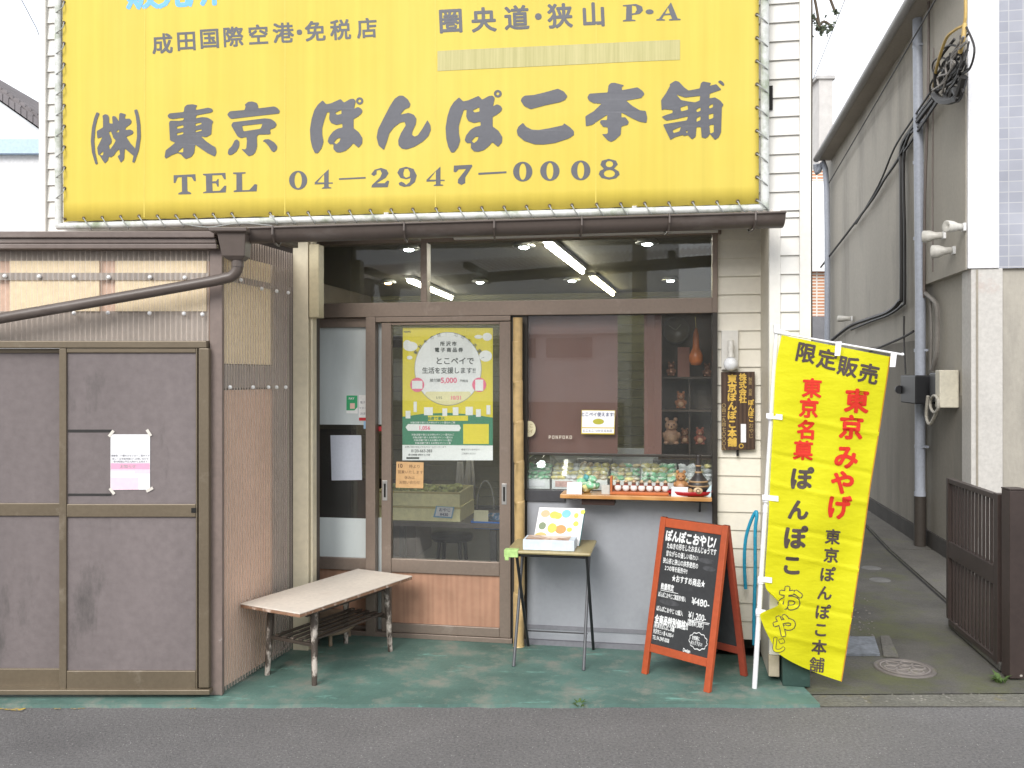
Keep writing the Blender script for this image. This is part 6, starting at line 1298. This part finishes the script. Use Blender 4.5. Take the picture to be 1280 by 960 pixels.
a, c = S(763, 618, yD), S(836, 618, yD); wr_ = M('rack_wood', (.50, .15, .05), .4, .15, 5)
g = MB(); g.box(a.x, yD - .03, zl_ + .001, c.x, yD + .03, zl_ + .016); g.build('base', wr_, rk, .002)
g = MB(); g.box(a.x, yD - .028, zl_ + .0165, a.x + .012, yD + .04, zl_ + .10); g.build('end_board', wr_, rk, .002)
g = MB(); g.box(a.x + .0125, yD + .028, zl_ + .0165, c.x, yD + .036, zl_ + .045); g.build('back_rail', wr_, rk, .002)
dw_ = M('doll_white', (.76, .73, .70), .4, .06, 20); drd = flat('doll_red', (.30, .07, .05)); dbr = M('doll_brown', (.14, .06, .035), .5, .2, 20)
q0 = None
NMS = ['first from the left', 'second from the left', 'third from the left', 'fourth, in the middle', 'third from the right', 'second from the right', 'last on the right']
for k in range(7):
    q = S(772.5 + 9.9 * k, 615, yD); q.z = zl_ + .0165; lab = 'small round white figurine with red band in the wooden rack, ' + NMS[k]
    if q0 is None:
        d0 = thing('round_figurine', lab, 'figurine', q, SF, 'round white figurines in the rack'); q0 = q
        g = MB(); g.ball((q.x, q.y, q.z + .019), .0195, 16, 10); g.build('body', dw_, d0)
        g = MB(); g.lathe([(.0125, .0), (.0138, .003), (.0115, .006)], (q.x, q.y, q.z + .033), 14); g.build('scarf', drd, d0)
        g = MB(); g.ball((q.x, q.y, q.z + .043), .0115, 12, 8); g.ball((q.x - .008, q.y, q.z + .053), .0045, 8, 5); g.ball((q.x + .008, q.y, q.z + .053), .0045, 8, 5); g.build('head', dbr, d0)
        g = MB(); g.lathe([(.019, 0), (.013, .002), (.003, .012), (.0, .013)], (q.x, q.y + .006, q.z + .052), 14); g.build('hat', M('hat_straw', (.55, .40, .25), .6), d0)
    else: dup_thing(d0, q - q0, SF, lab)
simple('price_card', 'white price card leaning at the left end of the wooden ledge', 'price card', [(708, 623), (727, 623), (727.5, 603), (709, 602.5)], -.165, paper)
bg_ = thing('sweets_bag', 'bag of green and yellow wrapped sweets behind the white card on the ledge', 'bag', S(732, 618, -.1), SF)
for k, (px, py, mm, r_) in enumerate(((722, 613, yb_m, .03), (733, 614, yb_m, .034), (727, 602, gb_m, .028), (738, 606, gb_m, .036), (746, 607, gb_m, .025), (733, 597, M('package_teal', (.12, .40, .42), .3), .024), (740, 599, gb_m, .03))):
    g = MB(); q = S(px, py, -.10 + .008 * (k % 3)); g.lump((q.x, q.y, max(q.z, zl_ + r_ * .75)), r_, 1.25, .7, .75, .2, 9, 7); g.build('packet', mm, bg_)
simple('price_card', 'narrow white card at the front of the wooden rack', 'price card', [(752, 618.5), (762, 618.5), (762, 606), (752, 606)], -.13, M('clear_card', (.55, .55, .5), .3))
rt = thing('red_tray', 'oval red lacquer tray at the right end of the wooden ledge', 'tray', S(863, 624, -.11), SF)
q = S(864, 620, -.11); g = MB(); g.lathe([(.0, .002), (.10, .002), (.118, .008), (.128, .026), (.124, .027), (.112, .012), (.0, .008)], (q.x - .012, -.102, zl_), 32, 1, .64); g.build('tray_body', M('red_lacquer', (.36, .015, .02), .2, .08), rt)
simple('price_card', 'white price card standing at the left front of the red tray', 'price card', [(839, 623), (859.5, 623), (860, 609), (839.5, 608.5)], -.165, paper)
vb = thing('striped_bottle', 'dark gourd shaped bottle with tan bands standing in the red tray', 'bottle', S(873, 618, -.09), SF)
q = S(873, 617, -.09); hb = S(873, 569, -.09).z - q.z; ky = M('bottle_dark', (.045, .04, .04), .3, .3, 14); kt = M('bottle_tan', (.36, .24, .13), .35, .2, 14)
PR = [(.0, 0), (.042, .003), (.055, .03), (.056, .05), (.046, .075), (.026, .10), (.015, .12), (.0135, .14), (.016, .155), (.015, .175), (.011, .19), (.013, hb - .01), (.015, hb), (.0, hb)]
g = MB(); g.lathe(PR, (q.x, q.y, zl_ + .01), 22); g.build('bottle_body', ky, vb)
for z0, r0, r1 in ((.038, .0562, .0567), (.062, .0530, .0525), (.148, .0152, .0160), (.112, .0196, .0188)):
    g = MB(); g.lathe([(r0 - .003, 0), (r0 + .0008, .001), (r1 + .0008, .009), (r1 - .004, .010)], (q.x, q.y, zl_ + .01 + z0), 22); g.build('band', kt, vb)
bun = M('bun_brown', (.42, .25, .12), .5, .25, 25)
g = MB(); q = S(862.5, 617, -.15); g.ball((q.x, q.y, zl_ + .028), .018, 12, 8, 1, 1, .9); one(g, 'bun', 'small brown bun in the red tray next to the white card', 'bun', bun)
bn = thing('bun', 'larger round bun with a dark ring mark at the front of the red tray', 'bun', S(873, 619, -.165), SF); q = S(872.5, 617, -.16)
g = MB(); g.ball((q.x, q.y, zl_ + .032), .026, 14, 9, 1, .9, .75); g.build('bun_body', M('bun_cream', (.66, .50, .32), .5, .2, 25), bn)
g = MB(); g.M = Matrix.Translation((q.x, q.y - .021, zl_ + .034)) @ Matrix.Rotation(R(80), 4, 'X'); g.lathe([(.008, 0), (.008, .002), (.012, .002), (.012, 0)], n=16); g.build('ring_mark', dbr, bn)
g = MB(); q = S(886, 622, -.14); g.add([(q.x - .03, q.y, q.z), (q.x + .012, q.y, q.z), (q.x + .014, q.y + .01, q.z + .07), (q.x - .012, q.y + .005, q.z + .035)], [(0, 1, 2, 3)]); o = one(g, 'paper_wrap', 'pale blue folded wrap standing at the right end of the red tray', 'wrap', flat('wrap_blue', (.50, .66, .72))); s_ = o.modifiers.new('solid', 'SOLIDIFY'); s_.thickness = .003
tanuki(851, 615, 27, -.075, 'brown bear like raccoon dog figurine behind the white card on the ledge', mat=M('tanuki_fur', (.40, .20, .08), .7, .3, 40))
